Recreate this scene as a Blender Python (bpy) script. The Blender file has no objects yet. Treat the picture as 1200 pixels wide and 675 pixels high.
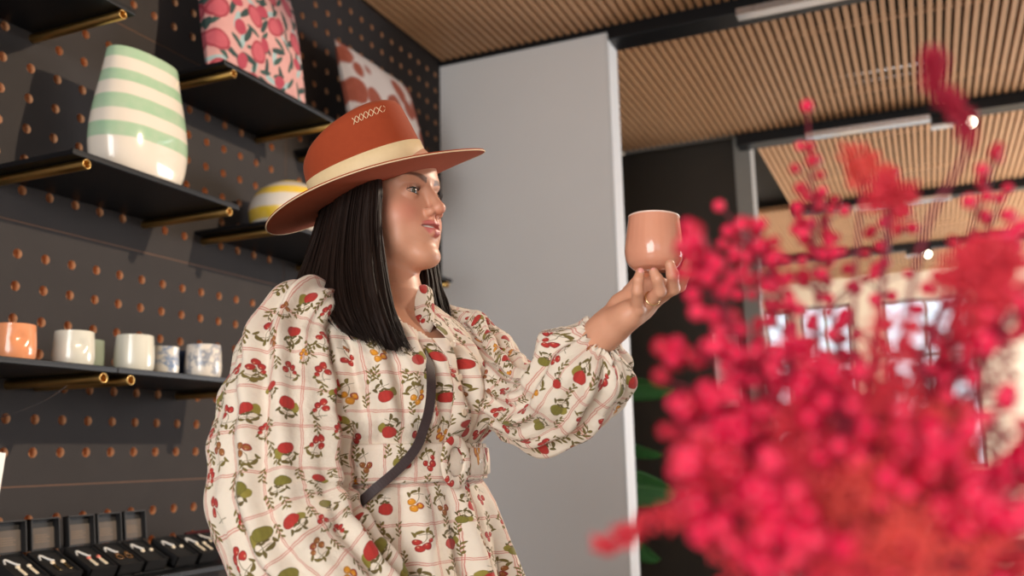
import bpy, bmesh, math, random
import numpy as np
from mathutils import Vector, Matrix, noise as mnoise
from mathutils.bvhtree import BVHTree

random.seed(7); rng = np.random.default_rng(7)
scn = bpy.context.scene
COL = scn.collection
PI = math.pi

# ------------------------------------------------------------------ camera
YAW, PITCH, ROLL = 0.411288, 0.176536, -0.022785
CAM = np.array([2.0015, -1.5708, 1.15]); FPX = 1100.0
cf = np.array([-math.sin(YAW)*math.cos(PITCH), math.cos(YAW)*math.cos(PITCH), math.sin(PITCH)])
r0 = np.array([math.cos(YAW), math.sin(YAW), 0.0]); u0 = np.cross(r0, cf)
cr = r0*math.cos(ROLL) + u0*math.sin(ROLL); cu = -r0*math.sin(ROLL) + u0*math.cos(ROLL)
HF = np.array([-math.sin(YAW), math.cos(YAW), 0.0]); HR = r0.copy()

def W(p):
    """local survey frame (right, away, height) -> world"""
    p = np.asarray(p, float)
    a = p[..., 0:1]*HR + p[..., 1:2]*HF
    a = a + np.array([CAM[0], CAM[1], 0.0]); a[..., 2] = p[..., 2]
    return a
def loc(px, py, d):
    """survey reading: where the sight line (px,py) meets the vertical plane at distance d"""
    w = cf + cr*(px-600)/FPX - cu*(py-337.5)/FPX
    w = w*(d/(w@HF))
    return np.array([w@HR, w@HF, w[2]+CAM[2]])

cd = bpy.data.cameras.new('camera'); co = bpy.data.objects.new('camera', cd); COL.objects.link(co)
M = Matrix(((cr[0], cu[0], -cf[0], CAM[0]), (cr[1], cu[1], -cf[1], CAM[1]), (cr[2], cu[2], -cf[2], CAM[2]), (0, 0, 0, 1)))
co.matrix_world = M
cd.sensor_width = 36; cd.lens = FPX/1200*36; cd.clip_start = 0.05
cd.dof.use_dof = True; cd.dof.focus_distance = 1.43; cd.dof.aperture_fstop = 3.4
scn.camera = co

# ------------------------------------------------------------------ shader helpers
class S:
    """a shader socket with arithmetic"""
    def __init__(s, nt, k): s.nt, s.k = nt, k
    def m(s, op, *a):
        n = s.nt.nodes.new('ShaderNodeMath'); n.operation = op
        for i, v in enumerate((s,)+a):
            if isinstance(v, S): s.nt.links.new(v.k, n.inputs[i])
            else: n.inputs[i].default_value = v
        return S(s.nt, n.outputs[0])
    def __add__(s, o): return s.m('ADD', o)
    __radd__ = __add__
    def __sub__(s, o): return s.m('SUBTRACT', o)
    def __rsub__(s, o): return (s*-1.0)+o
    def __mul__(s, o): return s.m('MULTIPLY', o)
    __rmul__ = __mul__
    def __truediv__(s, o): return s.m('DIVIDE', o)
    def floor(s): return s.m('FLOOR')
    def frac(s): return s.m('FRACT')
    def sin(s): return s.m('SINE')
    def abs(s): return s.m('ABSOLUTE')
    def sqrt(s): return s.m('SQRT')
    def min(s, o): return s.m('MINIMUM', o)
    def max(s, o): return s.m('MAXIMUM', o)
    def lt(s, o): return s.m('LESS_THAN', o)
    def gt(s, o): return s.m('GREATER_THAN', o)
    def soft(s, e, w):          # 1 below e, 0 above, softened over w
        n = s.nt.nodes.new('ShaderNodeMapRange'); n.interpolation_type = 'SMOOTHSTEP'
        s.nt.links.new(s.k, n.inputs[0])
        n.inputs[1].default_value = e-w; n.inputs[2].default_value = e+w; n.inputs[3].default_value = 1; n.inputs[4].default_value = 0
        return S(s.nt, n.outputs[0])
def hyp(a, b): return (a*a+b*b).sqrt()
def xyz(nt, vec):
    n = nt.nodes.new('ShaderNodeSeparateXYZ'); nt.links.new(vec, n.inputs[0])
    return [S(nt, n.outputs[i]) for i in range(3)]
def combine(nt, x, y, z=0.0):
    n = nt.nodes.new('ShaderNodeCombineXYZ')
    for i, v in enumerate((x, y, z)):
        if isinstance(v, S): nt.links.new(v.k, n.inputs[i])
        else: n.inputs[i].default_value = v
    return n.outputs[0]
def coord(nt, which='Object'):
    return nt.nodes.new('ShaderNodeTexCoord').outputs[which]
def noise_tex(nt, vec, scale, detail=2.0, rough=0.5):
    n = nt.nodes.new('ShaderNodeTexNoise'); n.inputs['Scale'].default_value = scale
    n.inputs['Detail'].default_value = detail; n.inputs['Roughness'].default_value = rough
    if vec is not None: nt.links.new(vec, n.inputs['Vector'])
    return S(nt, n.outputs[0])
def white(nt, x, y, w=0.0):
    n = nt.nodes.new('ShaderNodeTexWhiteNoise'); n.noise_dimensions = '3D'
    nt.links.new(combine(nt, x, y, w), n.inputs['Vector'])
    c = nt.nodes.new('ShaderNodeSeparateColor'); nt.links.new(n.outputs['Color'], c.inputs[0])
    return [S(nt, c.outputs[i]) for i in range(3)]
def mixc(nt, f, a, b):
    n = nt.nodes.new('ShaderNodeMix'); n.data_type = 'RGBA'
    if isinstance(f, S): nt.links.new(f.k, n.inputs[0])
    else: n.inputs[0].default_value = f
    for i, v in ((6, a), (7, b)):
        if isinstance(v, (tuple, list)): n.inputs[i].default_value = (*v[:3], 1)
        else: nt.links.new(v, n.inputs[i])
    return n.outputs[2]
def srgb(r, g, b):
    f = lambda c: ((c/255+0.055)/1.055)**2.4 if c > 10 else c/255/12.92
    return (f(r), f(g), f(b))
def newmat(name, color=(0.5, 0.5, 0.5), rough=0.5, metal=0.0, **kw):
    m = bpy.data.materials.new(name); m.use_nodes = True; nt = m.node_tree
    b = nt.nodes['Principled BSDF']
    b.inputs['Base Color'].default_value = (*color, 1); b.inputs['Roughness'].default_value = rough; b.inputs['Metallic'].default_value = metal
    for k, v in kw.items(): b.inputs[k.replace('_', ' ')].default_value = v
    return m
def bsdf(m): return m.node_tree.nodes['Principled BSDF']
def setcol(m, sock): m.node_tree.links.new(sock, bsdf(m).inputs['Base Color'])
def bump(m, h, dist=0.001, strength=1.0):
    nt = m.node_tree; n = nt.nodes.new('ShaderNodeBump'); n.inputs['Distance'].default_value = dist; n.inputs['Strength'].default_value = strength
    nt.links.new(h.k, n.inputs['Height']); nt.links.new(n.outputs[0], bsdf(m).inputs['Normal'])
def speckled(name, c1, c2, rough, scale, metal=0.0, bmp=0.0, stretch=(1, 1, 1), **kw):
    """base colour varied between two tones by noise"""
    m = newmat(name, c1, rough, metal, **kw); nt = m.node_tree
    mp = nt.nodes.new('ShaderNodeMapping'); mp.inputs['Scale'].default_value = stretch
    nt.links.new(coord(nt), mp.inputs[0])
    n = noise_tex(nt, mp.outputs[0], scale, 4.0, 0.6)
    setcol(m, mixc(nt, n, c1, c2))
    if bmp: bump(m, n, bmp)
    return m

# ------------------------------------------------------------------ mesh helpers
def mesh_obj(name, verts, faces, mat=None, parent=None, smooth=False, uv=None, mats=None, midx=None):
    me = bpy.data.meshes.new(name)
    me.from_pydata([tuple(map(float, v)) for v in verts], [], faces)
    if mats:
        for m in mats: me.materials.append(m)
        if midx is not None: me.polygons.foreach_set('material_index', midx)
    elif mat: me.materials.append(mat)
    if uv is not None:
        l = me.uv_layers.new(name='UVMap'); li = np.zeros(len(me.loops), int); me.loops.foreach_get('vertex_index', li)
        l.data.foreach_set('uv', np.asarray(uv, float)[li].ravel())
    if smooth: me.polygons.foreach_set('use_smooth', [True]*len(me.polygons))
    me.update()
    o = bpy.data.objects.new(name, me); COL.objects.link(o)
    if parent: o.parent = parent; o.matrix_parent_inverse = Matrix(); 
    return o
def place(o, parent):
    """parent keeping world coordinates of the mesh"""
    o.parent = parent
    o.matrix_parent_inverse = parent_world(parent).inverted()
def parent_world(p):
    m = p.matrix_basis.copy(); q = p
    while q.parent:
        m = q.matrix_parent_inverse @ m
        q = q.parent; m = q.matrix_basis @ m
    return m
class MB:
    """collects shapes into ONE mesh"""
    def __init__(s): s.v = []; s.f = []; s.uv = []; s.mi = []
    def add(s, v, f, uv=None, mi=0):
        o = len(s.v); s.v += [tuple(map(float, a)) for a in v]; s.f += [tuple(i+o for i in q) for q in f]
        s.uv += [tuple(a) for a in uv] if uv is not None else [(0, 0)]*len(v); s.mi += [mi]*len(f)
    def box(s, lo, hi, mi=0, rot=None, bev=0.0):
        bm = bmesh.new(); bmesh.ops.create_cube(bm, size=1)
        c = [(lo[i]+hi[i])/2 for i in range(3)]; d = [hi[i]-lo[i] for i in range(3)]
        for v in bm.verts: v.co = Vector((v.co[0]*d[0], v.co[1]*d[1], v.co[2]*d[2]))
        if bev: bmesh.ops.bevel(bm, geom=bm.edges[:], offset=bev, segments=2, affect='EDGES', profile=0.5)
        for v in bm.verts:
            if rot is not None: v.co = rot @ v.co
            v.co += Vector(c)
        bm.verts.index_update()
        s.add([v.co[:] for v in bm.verts], [tuple(v.index for v in f.verts) for f in bm.faces], mi=mi); bm.free()
    def rings(s, R, closed=True, cap0=False, cap1=False, uv=None, mi=0):
        R = np.asarray(R, float); n, k, _ = R.shape
        f = []
        for i in range(n-1):
            for j in range(k if closed else k-1):
                j2 = (j+1) % k
                f.append((i*k+j, i*k+j2, (i+1)*k+j2, (i+1)*k+j))
        V = R.reshape(-1, 3).tolist()
        if cap0: f.append(tuple(range(k))[::-1])
        if cap1: f.append(tuple((n-1)*k+j for j in range(k)))
        s.add(V, f, uv, mi)
    def lathe(s, prof, c=(0, 0, 0), n=48, sx=1.0, sy=1.0, mi=0, rot=None):
        a = np.linspace(0, 2*PI, n, endpoint=False)
        R = []
        for r, z in prof: R.append(np.stack([r*sx*np.cos(a), r*sy*np.sin(a), np.full(n, z)], -1))
        R = np.array(R)
        if rot is not None: R = R @ np.array(rot).T
        s.rings(R + np.array(c), cap0=prof[0][0] > 1e-6, cap1=prof[-1][0] > 1e-6, mi=mi)
    def tube(s, P, rad, n=8, mi=0, cap=True, flat=1.0, up=None):
        s.rings(tube_rings(P, rad, n, flat, up), cap0=cap, cap1=cap, mi=mi)
    def ball(s, c, r, n=12, m=8, mi=0):
        th = np.linspace(0.02, PI-0.02, m); a = np.linspace(0, 2*PI, n, endpoint=False)
        r = np.broadcast_to(np.asarray(r, float), (3,))
        R = np.array([np.stack([r[0]*np.sin(t)*np.cos(a), r[1]*np.sin(t)*np.sin(a), np.full(n, -r[2]*np.cos(t))], -1) for t in th])
        s.rings(R+np.asarray(c, float), cap0=True, cap1=True, mi=mi)
    def build(s, name, mat=None, parent=None, smooth=False, mats=None, uv=False, keep=True):
        o = mesh_obj(name, s.v, s.f, mat, None, smooth, s.uv if uv else None, mats, s.mi if mats else None)
        if parent: place(o, parent)
        return o
def tube_rings(P, rad, n=8, flat=1.0, up=None):
    P = np.asarray(P, float); m = len(P); rad = np.broadcast_to(np.asarray(rad, float), (m,))
    T = np.gradient(P, axis=0); T /= np.linalg.norm(T, axis=1)[:, None]+1e-12
    u = np.array(up if up is not None else ([0, 0, 1] if abs(T[0][2]) < 0.9 else [1, 0, 0]), float)
    a = np.linspace(0, 2*PI, n, endpoint=False); R = []
    for i in range(m):
        if up is not None: u = np.array(up, float)
        s_ = np.cross(T[i], u); s_ /= np.linalg.norm(s_)+1e-12; u2 = np.cross(s_, T[i]); u2 /= np.linalg.norm(u2)+1e-12; u = u2
        R.append(P[i] + rad[i]*(np.cos(a)[:, None]*s_ + flat*np.sin(a)[:, None]*u2))
    return np.array(R)
def spline(K, n):
    """Catmull-Rom through the rows of K (any width)"""
    K = np.asarray(K, float)
    P = np.vstack([2*K[0]-K[1], K, 2*K[-1]-K[-2]]); t = np.linspace(0, len(K)-1-1e-9, n); i = t.astype(int); f = (t-i)[:, None]
    a, b, c, d = P[i], P[i+1], P[i+2], P[i+3]
    return 0.5*((2*b)+(c-a)*f+(2*a-5*b+4*c-d)*f*f+(3*b-a-3*c+d)*f**3)
def empty(name, l=(0, 0, 0), rz=0.0):
    o = bpy.data.objects.new(name, None); COL.objects.link(o); o.location = l; o.rotation_euler = (0, 0, rz); o.empty_display_size = 0.05
    return o
def tag(o, label=None, cat=None, group=None, kind=None):
    if label: o['label'] = label
    if cat: o['category'] = cat
    if group: o['group'] = group
    if kind: o['kind'] = kind
    return o
def copy_tree(o, parent=None):
    c = o.copy(); COL.objects.link(c)
    if parent: c.parent = parent
    for ch in list(o.children): copy_tree(ch, c)
    return c

# ------------------------------------------------------------------ materials
M_board = speckled('painted_board', srgb(58, 55, 55), srgb(66, 62, 61), 0.7, 9.0, Specular_IOR_Level=.08)
M_ply = speckled('raw_plywood', srgb(186, 136, 98), srgb(212, 162, 120), 0.7, 60.0)
M_seam = speckled('board_edge', srgb(96, 66, 48), srgb(120, 84, 60), 0.7, 40.0)
M_black = speckled('black_metal', srgb(13, 14, 17), srgb(19, 20, 23), 0.4, 30.0, Specular_IOR_Level=.3)
M_blackmatte = speckled('matte_black', srgb(16, 15, 15), srgb(22, 21, 20), 0.7, 30.0)
M_brass = speckled('brass', (0.62, 0.40, 0.14), (0.50, 0.30, 0.10), 0.28, 40.0, metal=1.0)
M_slat = speckled('oak_slat', srgb(210, 164, 122), srgb(184, 138, 98), 0.5, 14.0, stretch=(6, 0.5, 6))
M_panel = speckled('pale_grey_paint', srgb(230, 228, 226), srgb(236, 234, 231), 0.6, 3.0)
M_white = speckled('white_paint', srgb(226, 228, 228), srgb(234, 234, 232), 0.5, 5.0)
M_darkwall = speckled('dark_brown_paint', srgb(50, 43, 34), srgb(58, 49, 39), 0.7, 4.0)
M_column = speckled('grey_column_paint', srgb(140, 138, 132), srgb(150, 147, 140), 0.6, 4.0)
M_alu = speckled('aluminium', (0.80, 0.83, 0.88), (0.72, 0.75, 0.80), 0.22, 25.0, metal=1.0)
M_floor = speckled('polished_concrete', srgb(188, 178, 166), srgb(172, 163, 152), 0.35, 3.0)
M_cream = speckled('cream_plaster', srgb(216, 200, 176), srgb(226, 212, 190), 0.7, 3.0)

# ------------------------------------------------------------------ the room
G = 0.08; Z0 = 1.663                                   # hole pitch, height of a hole row
def rowz(r): return Z0 - G*r
def peg_wall():
    mb = MB(); n = 16; R = 0.0125; dep = 0.019; g = 0.0017
    a = np.linspace(0, 2*PI, n, endpoint=False)
    H = 1.0/np.maximum(np.abs(np.cos(a)), np.abs(np.sin(a)))*G/2
    for c in range(-20, 28):
        for r in range(-17, 20):
            y, z = c*G, rowz(r)
            hseam = (r+1) % 8 == 0; vseam = (c-13) % 16 == 0
            if hseam or vseam:
                ys = [y-G/2, y-g, y+g, y+G/2] if vseam else [y-G/2, y+G/2]
                zs = [z-G/2, z-g, z+g, z+G/2] if hseam else [z-G/2, z+G/2]
                for i in range(len(ys)-1):
                    for j in range(len(zs)-1):
                        s_ = (vseam and i == 1) or (hseam and j == 1); x = -0.0012 if s_ else 0.0
                        mb.add([(x, ys[i], zs[j]), (x, ys[i+1], zs[j]), (x, ys[i+1], zs[j+1]), (x, ys[i], zs[j+1])], [(0, 1, 2, 3)], mi=2 if s_ else 0)
                continue
            outer = np.stack([np.zeros(n), y+H*np.cos(a), z+H*np.sin(a)], -1)
            inner = np.stack([np.zeros(n), y+R*np.cos(a), z+R*np.sin(a)], -1)
            back = inner.copy(); back[:, 0] = -dep
            mb.rings(np.array([outer, inner]), mi=0)
            mb.rings(np.array([inner, back]), cap1=True, mi=1)
    ya, yb, za, zb = -20.5*G, 27.5*G, rowz(19.5), rowz(-17.5)
    # the solid wall the board is fixed to
    for lo, hi in (((-0.12, ya, 0), (-0.022, yb, 3.06)), ((-0.03, ya, 0), (0.0, yb, za)), ((-0.03, yb, 0), (0, 2.21, 3.06)), ((-0.12, -4.0, 0), (0, ya, 3.06)), ((-0.03, ya, zb), (0, yb, 3.06))):
        mb.box(lo, hi, mi=0)
    o = mb.build('wall_left', mats=[M_board, M_ply, M_seam]); tag(o, kind='structure')
peg_wall()
def struct(name, boxes, mat, bev=0.0):
    mb = MB()
    for lo, hi in boxes: mb.box(lo, hi, bev=bev)
    return tag(mb.build(name, mat), kind='structure')
X1 = 5.6
struct('floor', [((-0.12, -4.1, -0.1), (X1, 9.6, 0.0))], M_floor)
struct('wall_end', [((0.0, 2.21, 0.0), (0.835, 2.34, 3.0))], M_panel)
struct('trim_1', [((0.835, 2.21, 0.0), (0.847, 2.34, 3.0))], M_white, 0.002)
struct('trim_2', [((-0.0, 2.195, 3.0), (0.847, 2.35, 3.055))], M_black)
struct('wall_back', [((-0.12, 4.1, 0.0), (1.05, 4.22, 3.06))], M_darkwall)
struct('trim_3', [((1.05, 4.07, 0.0), (1.15, 4.22, 3.06))], M_column, 0.003)
struct('wall_niche', [((-0.12, 2.34, 0.0), (0.0, 4.1, 3.06))], M_darkwall)
struct('wall_rear_added', [((-0.12, -4.1, 0), (.9, -4.0, 3.06)), ((5.0, -4.1, 0), (X1, -4.0, 3.06)), ((.9, -4.1, 0), (5.0, -4.0, .35)), ((.9, -4.1, 2.8), (5.0, -4.0, 3.06))], M_panel)  # unseen wall, added to steer the light; opening made up for the fill
struct('wall_right_added', [((X1-.1, -4.0, 0), (X1, 4.4, 3.06)), ((X1-.1, 4.4, 0), (X1, 9.4, .4)), ((X1-.1, 4.4, 2.85), (X1, 9.4, 3.06))], M_panel)  # unseen wall added to hold back side light from the pegboard
struct('window_5', [((.9, -4.09, .35), (.96, -4.02, 2.8)), ((4.94, -4.09, .35), (5.0, -4.02, 2.8)), ((.96, -4.09, .35), (4.94, -4.02, .41)), ((.96, -4.09, 2.74), (4.94, -4.02, 2.8)), ((2.92, -4.09, .41), (2.98, -4.02, 2.74))], M_column)  # made-up frame around the unseen rear opening
M_plenum = speckled('plenum_black', srgb(14, 13, 13), srgb(20, 18, 17), 0.8, 6.0)
struct('ceiling', [((-0.12, -4.1, 3.12), (X1, 9.6, 3.2))], M_plenum)
def slats(name, ya, yb, x0):
    mb = MB(); x = x0
    while x < X1-0.03:
        mb.box((x, ya, 3.02), (x+0.0215, yb, 3.062)); x += 0.0375
    for yy in np.arange(ya+0.4, yb, 0.9): mb.box((x0, yy, 3.062), (X1-.02, yy+0.03, 3.085))
    return tag(mb.build(name, M_slat), kind='structure')
slats('ceiling_slats_1', -4.0, 2.195, 0.02)
slats('ceiling_slats_2', 2.36, 3.93, 0.02)
slats('ceiling_slats_3', 4.08, 5.82, 1.17)
slats('ceiling_slats_4', 5.95, 7.75, 0.3)
slats('ceiling_slats_5', 7.88, 9.4, 0.3)
struct('trim_4', [((0.847, 2.2, 2.962), (X1, 2.34, 3.075))], M_black, 0.003)
struct('trim_5', [((1.09, 3.94, 2.955), (X1, 4.065, 3.075))], M_black, 0.003)
struct('trim_6', [((1.17, 5.83, 2.955), (X1, 5.94, 3.075))], M_black, 0.003)
struct('trim_7', [((0.3, 7.76, 2.955), (X1, 7.87, 3.075))], M_black, 0.003)
struct('wall_side', [((0.2, 4.22, 0), (0.3, 9.5, 3.12))], M_cream)
# glazed front far behind the flowers: frames, panes and doors
def facade():
    openings = [(0.36, 0.66, 0.06, 2.74), (0.76, 1.32, 0.06, 2.74), (1.62, 2.52, 0.9, 2.74)]
    xs = [0.2] + [v for o in openings for v in o[:2]] + [X1]
    bx = [((xs[i], 9.4, 0), (xs[i+1], 9.52, 3.12)) for i in range(0, len(xs), 2)]
    for (a, b, c, d) in openings: bx += [((a, 9.4, 0), (b, 9.52, c)), ((a, 9.4, d), (b, 9.52, 3.12))]
    struct('wall_far', bx, M_cream)
    mg = newmat('window_glass', (1, 1, 1), 0.02, 0.0, Transmission_Weight=1.0, IOR=1.05)
    nt = mg.node_tree; nn = noise_tex(nt, coord(nt), 0.8); setcol(mg, mixc(nt, nn, (0.97, 0.98, 1.0), (1, 1, 1)))
    for i, (a, b, c, d) in enumerate(openings):
        t = 0.045
        w = struct('window_%d' % (i+1), [((a, 9.42, c), (a+t, 9.5, d)), ((b-t, 9.42, c), (b, 9.5, d)), ((a, 9.42, c), (b, 9.5, c+t)), ((a, 9.42, d-t), (b, 9.5, d)), ((a, 9.43, 2.1), (b, 9.49, 2.14))] + ([(((a+b)/2-.02, 9.43, c), ((a+b)/2+.02, 9.49, d))] if i else []), M_column)
        mb = MB(); mb.box((a+t, 9.455, c+t), (b-t, 9.463, d-t)); mb.build('window_pane', mg, w)
facade()
struct('terrain_outside', [((-6, -18, -0.12), (X1, -4.1, -0.02)), ((-6, 9.6, -0.12), (16, 40, -0.02)), ((X1, -14, -0.12), (22, 9.6, -0.02))], speckled('paving', srgb(200, 196, 188), srgb(184, 180, 172), 0.8, 1.5))

# ------------------------------------------------------------------ ceiling fittings
def rail(name, x0, x1, y, z, label):
    mb = MB(); prof = [(-.03, 0), (.03, 0), (.03, .03), (.018, .03), (.018, .018), (-.018, .018), (-.018, .03), (-.03, .03)]
    R = np.array([[(x, y+p[0], z+p[1]) for p in prof] for x in (x0, x1)])
    mb.rings(R, cap0=True, cap1=True)
    o = mb.build('aluminium_rail', M_alu); tag(o, label, 'rail')
rail('r', 1.42, 2.9, 2.185, 2.931, 'bright aluminium rail along the nearest black ceiling beam')
rail('r', 1.50, 2.16, 3.92, 2.924, 'bright aluminium rail along the second black beam, beside the lit spotlight')
rail('r', 1.62, 2.3, 5.81, 2.924, 'bright aluminium rail along the third, farthest visible black beam')
def vent():
    t = empty('air_vent', (1.9, 3.55, 3.062)); tag(t, 'long white linear air grille glimpsed above the ceiling slats', 'vent', kind='thing')
    for yy in (3.44, 3.56, 3.74):
        mb = MB()
        mb.box((1.50, yy, 3.086), (2.25, yy+.028, 3.098)); mb.box((1.50, yy, 3.086), (1.51, yy+.028, 3.12)); mb.box((2.24, yy, 3.086), (2.25, yy+.028, 3.12))
        mb.build('grille_bar', M_alu, t)
vent()
M_lamp = newmat('lamp_glow', (1, 0.9, 0.75), 0.4); nt = M_lamp.node_tree
bsdf(M_lamp).inputs['Emission Color'].default_value = (1, 0.86, 0.66, 1); bsdf(M_lamp).inputs['Emission Strength'].default_value = 8
setcol(M_lamp, mixc(nt, noise_tex(nt, coord(nt), 5), (1, .95, .85), (1, .9, .8)))
def track_light(x, y, z, label, aim=(-.2, -.5, -1)):
    t = empty('track_spotlight', (x, y, z)); tag(t, label, 'spotlight')
    mb = MB(); mb.box((x-.15, y-.03, z-.045), (x+.03, y+.03, z+.0), bev=.004); mb.build('driver_box', M_blackmatte, t)
    mb = MB(); mb.box((x-.16, y-.034, z-.058), (x-.04, y+.034, z-.046)); mb.build('lower_plate', M_alu, t)
    A = Vector(aim).normalized().to_track_quat('-Z', 'Y').to_matrix()
    mb = MB(); mb.lathe([(.0, .0), (.04, 0), (.042, -.01), (.042, -.1), (.036, -.1), (.036, -.085), (0, -.085)], (x+.03, y, z-.02), 32, rot=A); h = mb.build('lamp_head', M_blackmatte, t, smooth=False)
    mb = MB(); mb.lathe([(0, -.086), (.034, -.087), (.034, -.0885), (0, -.0895)], (x+.03, y, z-.02), 24, rot=A); mb.build('lens', M_lamp, h)
    return t
track_light(2.32, 3.98, 2.955, 'black track spotlight, lit, under the second ceiling beam', (0.05, -0.75, -0.6))
track_light(2.1, 7.8, 2.955, 'small lit spotlight under the farthest ceiling beam by the windows', (0.0, -0.8, -0.5))

# ------------------------------------------------------------------ shelves: a folded steel board on two brass tubes
def make_shelf(label):
    t = empty('wall_shelf', (0, 0, 0)); tag(t, label, 'shelf', 'black steel shelves on the pegboard')
    mb = MB(); mb.box((0.001, -0.28, 0.0128), (0.306, 0.28, 0.0248), bev=.0025); mb.box((0.298, -0.28, 0.0190), (0.306, 0.28, 0.0275), bev=.002)
    mb.build('shelf_board', M_black, t)
    for s in (-0.24, 0.24):
        mb = MB(); n = 24; a = np.linspace(0, 2*PI, n, endpoint=False)
        R = []
        for x, r in ((-.0185, .0122), (.305, .0122), (.3065, .0112), (.3065, .0094), (.305, .0086), (.02, .0086)):
            R.append(np.stack([np.full(n, x), s+r*np.cos(a), r*np.sin(a)], -1))
        mb.rings(np.array(R), cap1=True); mb.build('brass_tube', M_brass, t, smooth=True)
    return t
shelf0 = None
def put_shelf(c0, r, label):
    """c0: hole column of the left tube, r: hole row"""
    global shelf0
    y = (c0+3)*G
    if shelf0 is None: t = shelf0 = make_shelf(label)
    else: t = copy_tree(shelf0)
    t['label'] = label
    t.location = (0, y, rowz(r)); return t
TOP = 0.0248+0.0002
put_shelf(-1, -2, 'black shelf on brass tubes carrying the tall green striped vase')
put_shelf(8, -2, 'black shelf on brass tubes carrying the round yellow striped vase')
put_shelf(15, -2, 'black shelf end showing between her hair and the grey wall')
put_shelf(-6, -7, 'empty black shelf on a brass tube cut by the upper left corner')
put_shelf(5, -7, 'black shelf on brass tubes under the pink floral cushion')
put_shelf(14, -7, 'black shelf under the rust and white cushion, mostly behind the hat')
put_shelf(-6, 4, 'black shelf on brass tubes under the peach cup')
put_shelf(1, 4, 'black shelf on brass tubes under the blue marbled cups')
put_shelf(-4, 10, 'black shelf carrying the jewellery boxes with upright lids')
put_shelf(3, 10, 'black shelf carrying the flat jewellery trays beside the dress')
zS2, zS7, zS4, zS10 = [rowz(r)+TOP for r in (-2, -7, 4, 10)]

# ------------------------------------------------------------------ vases
def glaze(name, fn, rough=0.12, coat=0.4):
    m = newmat(name, (1, 1, 1), rough, 0.0, Coat_Weight=coat); nt = m.node_tree
    setcol(m, fn(nt)); return m
def stripes(nt, ca, cb, edges, wob=0.004):
    x, y, z = xyz(nt, coord(nt)); z = z + (noise_tex(nt, coord(nt), 9.0)-0.5)*wob*2
    f = None
    for lo, hi in edges:
        b = z.soft(hi, .003) * (1.0 - z.soft(lo, .003)); f = b if f is None else f.max(b)
    v = noise_tex(nt, coord(nt), 26.0, 4)
    return mixc(nt, f*(v*0.5+0.62), ca, cb)
def striped_vase():
    t = empty('striped_vase', (0.205, 0.168, zS2)); tag(t, 'tall glossy vase with wide pale green and white bands on upper left shelf', 'vase')
    K = spline(np.array([[.0, .094, .056], [.006, .110, .068], [.04, .131, .079], [.10, .141, .083], [.16, .138, .079], [.22, .129, .069], [.28, .118, .058], [.332, .110, .050], [.340, .108, .048]]), 60)
    n = 72; a = np.linspace(0, 2*PI, n, endpoint=False); R = []
    def ring(ry, rx, z):
        e = 0.86
        return np.stack([rx*np.sign(np.cos(a))*np.abs(np.cos(a))**e, ry*np.sign(np.sin(a))*np.abs(np.sin(a))**e, np.full(n, z)], -1)
    for z, ry, rx in K: R.append(ring(ry, rx, z))
    for z, ry, rx in K[::-1][:40]: R.append(ring(ry-.006, rx-.006, z-.001))
    mb = MB(); mb.rings(np.array(R), cap0=True, cap1=True)
    e = [(.310, .36), (.243, .274), (.166, .206), (.094, .131)]
    m = glaze('green_white_glaze', lambda nt: stripes(nt, srgb(226, 216, 202), srgb(156, 192, 158), e))
    o = mb.build('vase_body', m, None, smooth=True); o.parent = t
striped_vase()
def yellow_vase():
    t = empty('round_vase', (0.175, 0.835, zS2)); tag(t, 'round white vase with yellow bands beside the rust hat', 'vase')
    K = spline(np.array([[.0, .070], [.004, .085], [.03, .112], [.075, .128], [.115, .122], [.15, .100], [.172, .070], [.180, .050], [.183, .046]]), 48)
    mb = MB(); pr = [(r, z) for z, r in K] + [(r-.006, z-.001) for z, r in K[::-1][:36]]
    mb.lathe(pr, n=64)
    m = glaze('yellow_white_glaze', lambda nt: stripes(nt, srgb(226, 218, 208), srgb(240, 200, 20), [(.045, .082), (.125, .152), (.175, .2)]), 0.2)
    o = mb.build('vase_body', m, None, smooth=True); o.parent = t
yellow_vase()

# ------------------------------------------------------------------ cups on the middle shelf
def cup_profile(r, h, flare=0.0):
    K = spline(np.array([[0, .70], [.02, .80], [.10, .93], [.28, 1.0], [.5, 1.0], [.75, .965], [.96, .93+flare], [.99, .925+flare], [1.0, .90+flare]]), 40)
    out = [(0.0, 0.0)] + [(r*k[1], h*k[0]) for k in K]
    inn = [(r*k[1]-.0045, h*k[0]) for k in K[::-1] if .1 < k[0] < .992]
    return out + inn + [(0.0, inn[-1][1]-.004)]
def cup(name, x, y, r, h, mat, label, z=zS4, flare=0.0, dimple=True, grp=None):
    t = empty(name, (x, y, z)); tag(t, label, 'cup', grp)
    mb = MB(); mb.lathe(cup_profile(r, h, flare), n=56)
    V = np.array(mb.v)
    if dimple:                                            # thumb dent pressed into the wall
        d = np.array([math.cos(-.35), math.sin(-.35), 0])*r; d[2] = h*.62
        q = np.linalg.norm((V-d)/np.array([.012, .012, .012]), axis=1)
        k = np.exp(-q**2)*.006; V[:, 0] -= k*math.cos(-.35); V[:, 1] -= k*math.sin(-.35)
        mb.v = V.tolist()
    o = mb.build('cup_body', mat, None, smooth=True); o.parent = t
    return t
def plainglaze(name, a, b, scale=14, rough=0.15):
    return glaze(name, lambda nt: mixc(nt, noise_tex(nt, coord(nt), scale, 3), a, b), rough)
def marbled(name, base, ink, thr):
    def fn(nt):
        n = noise_tex(nt, coord(nt), 16.0, 5, .62); n2 = noise_tex(nt, coord(nt), 38.0, 4)
        v = (n-0.5).abs()*6.0 + (n2-.5)*0.5
        return mixc(nt, v.soft(thr, .3), base, ink)
    return glaze(name, fn, 0.2)
M_peach = plainglaze('peach_glaze', srgb(226, 146, 100), srgb(234, 158, 114))
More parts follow.
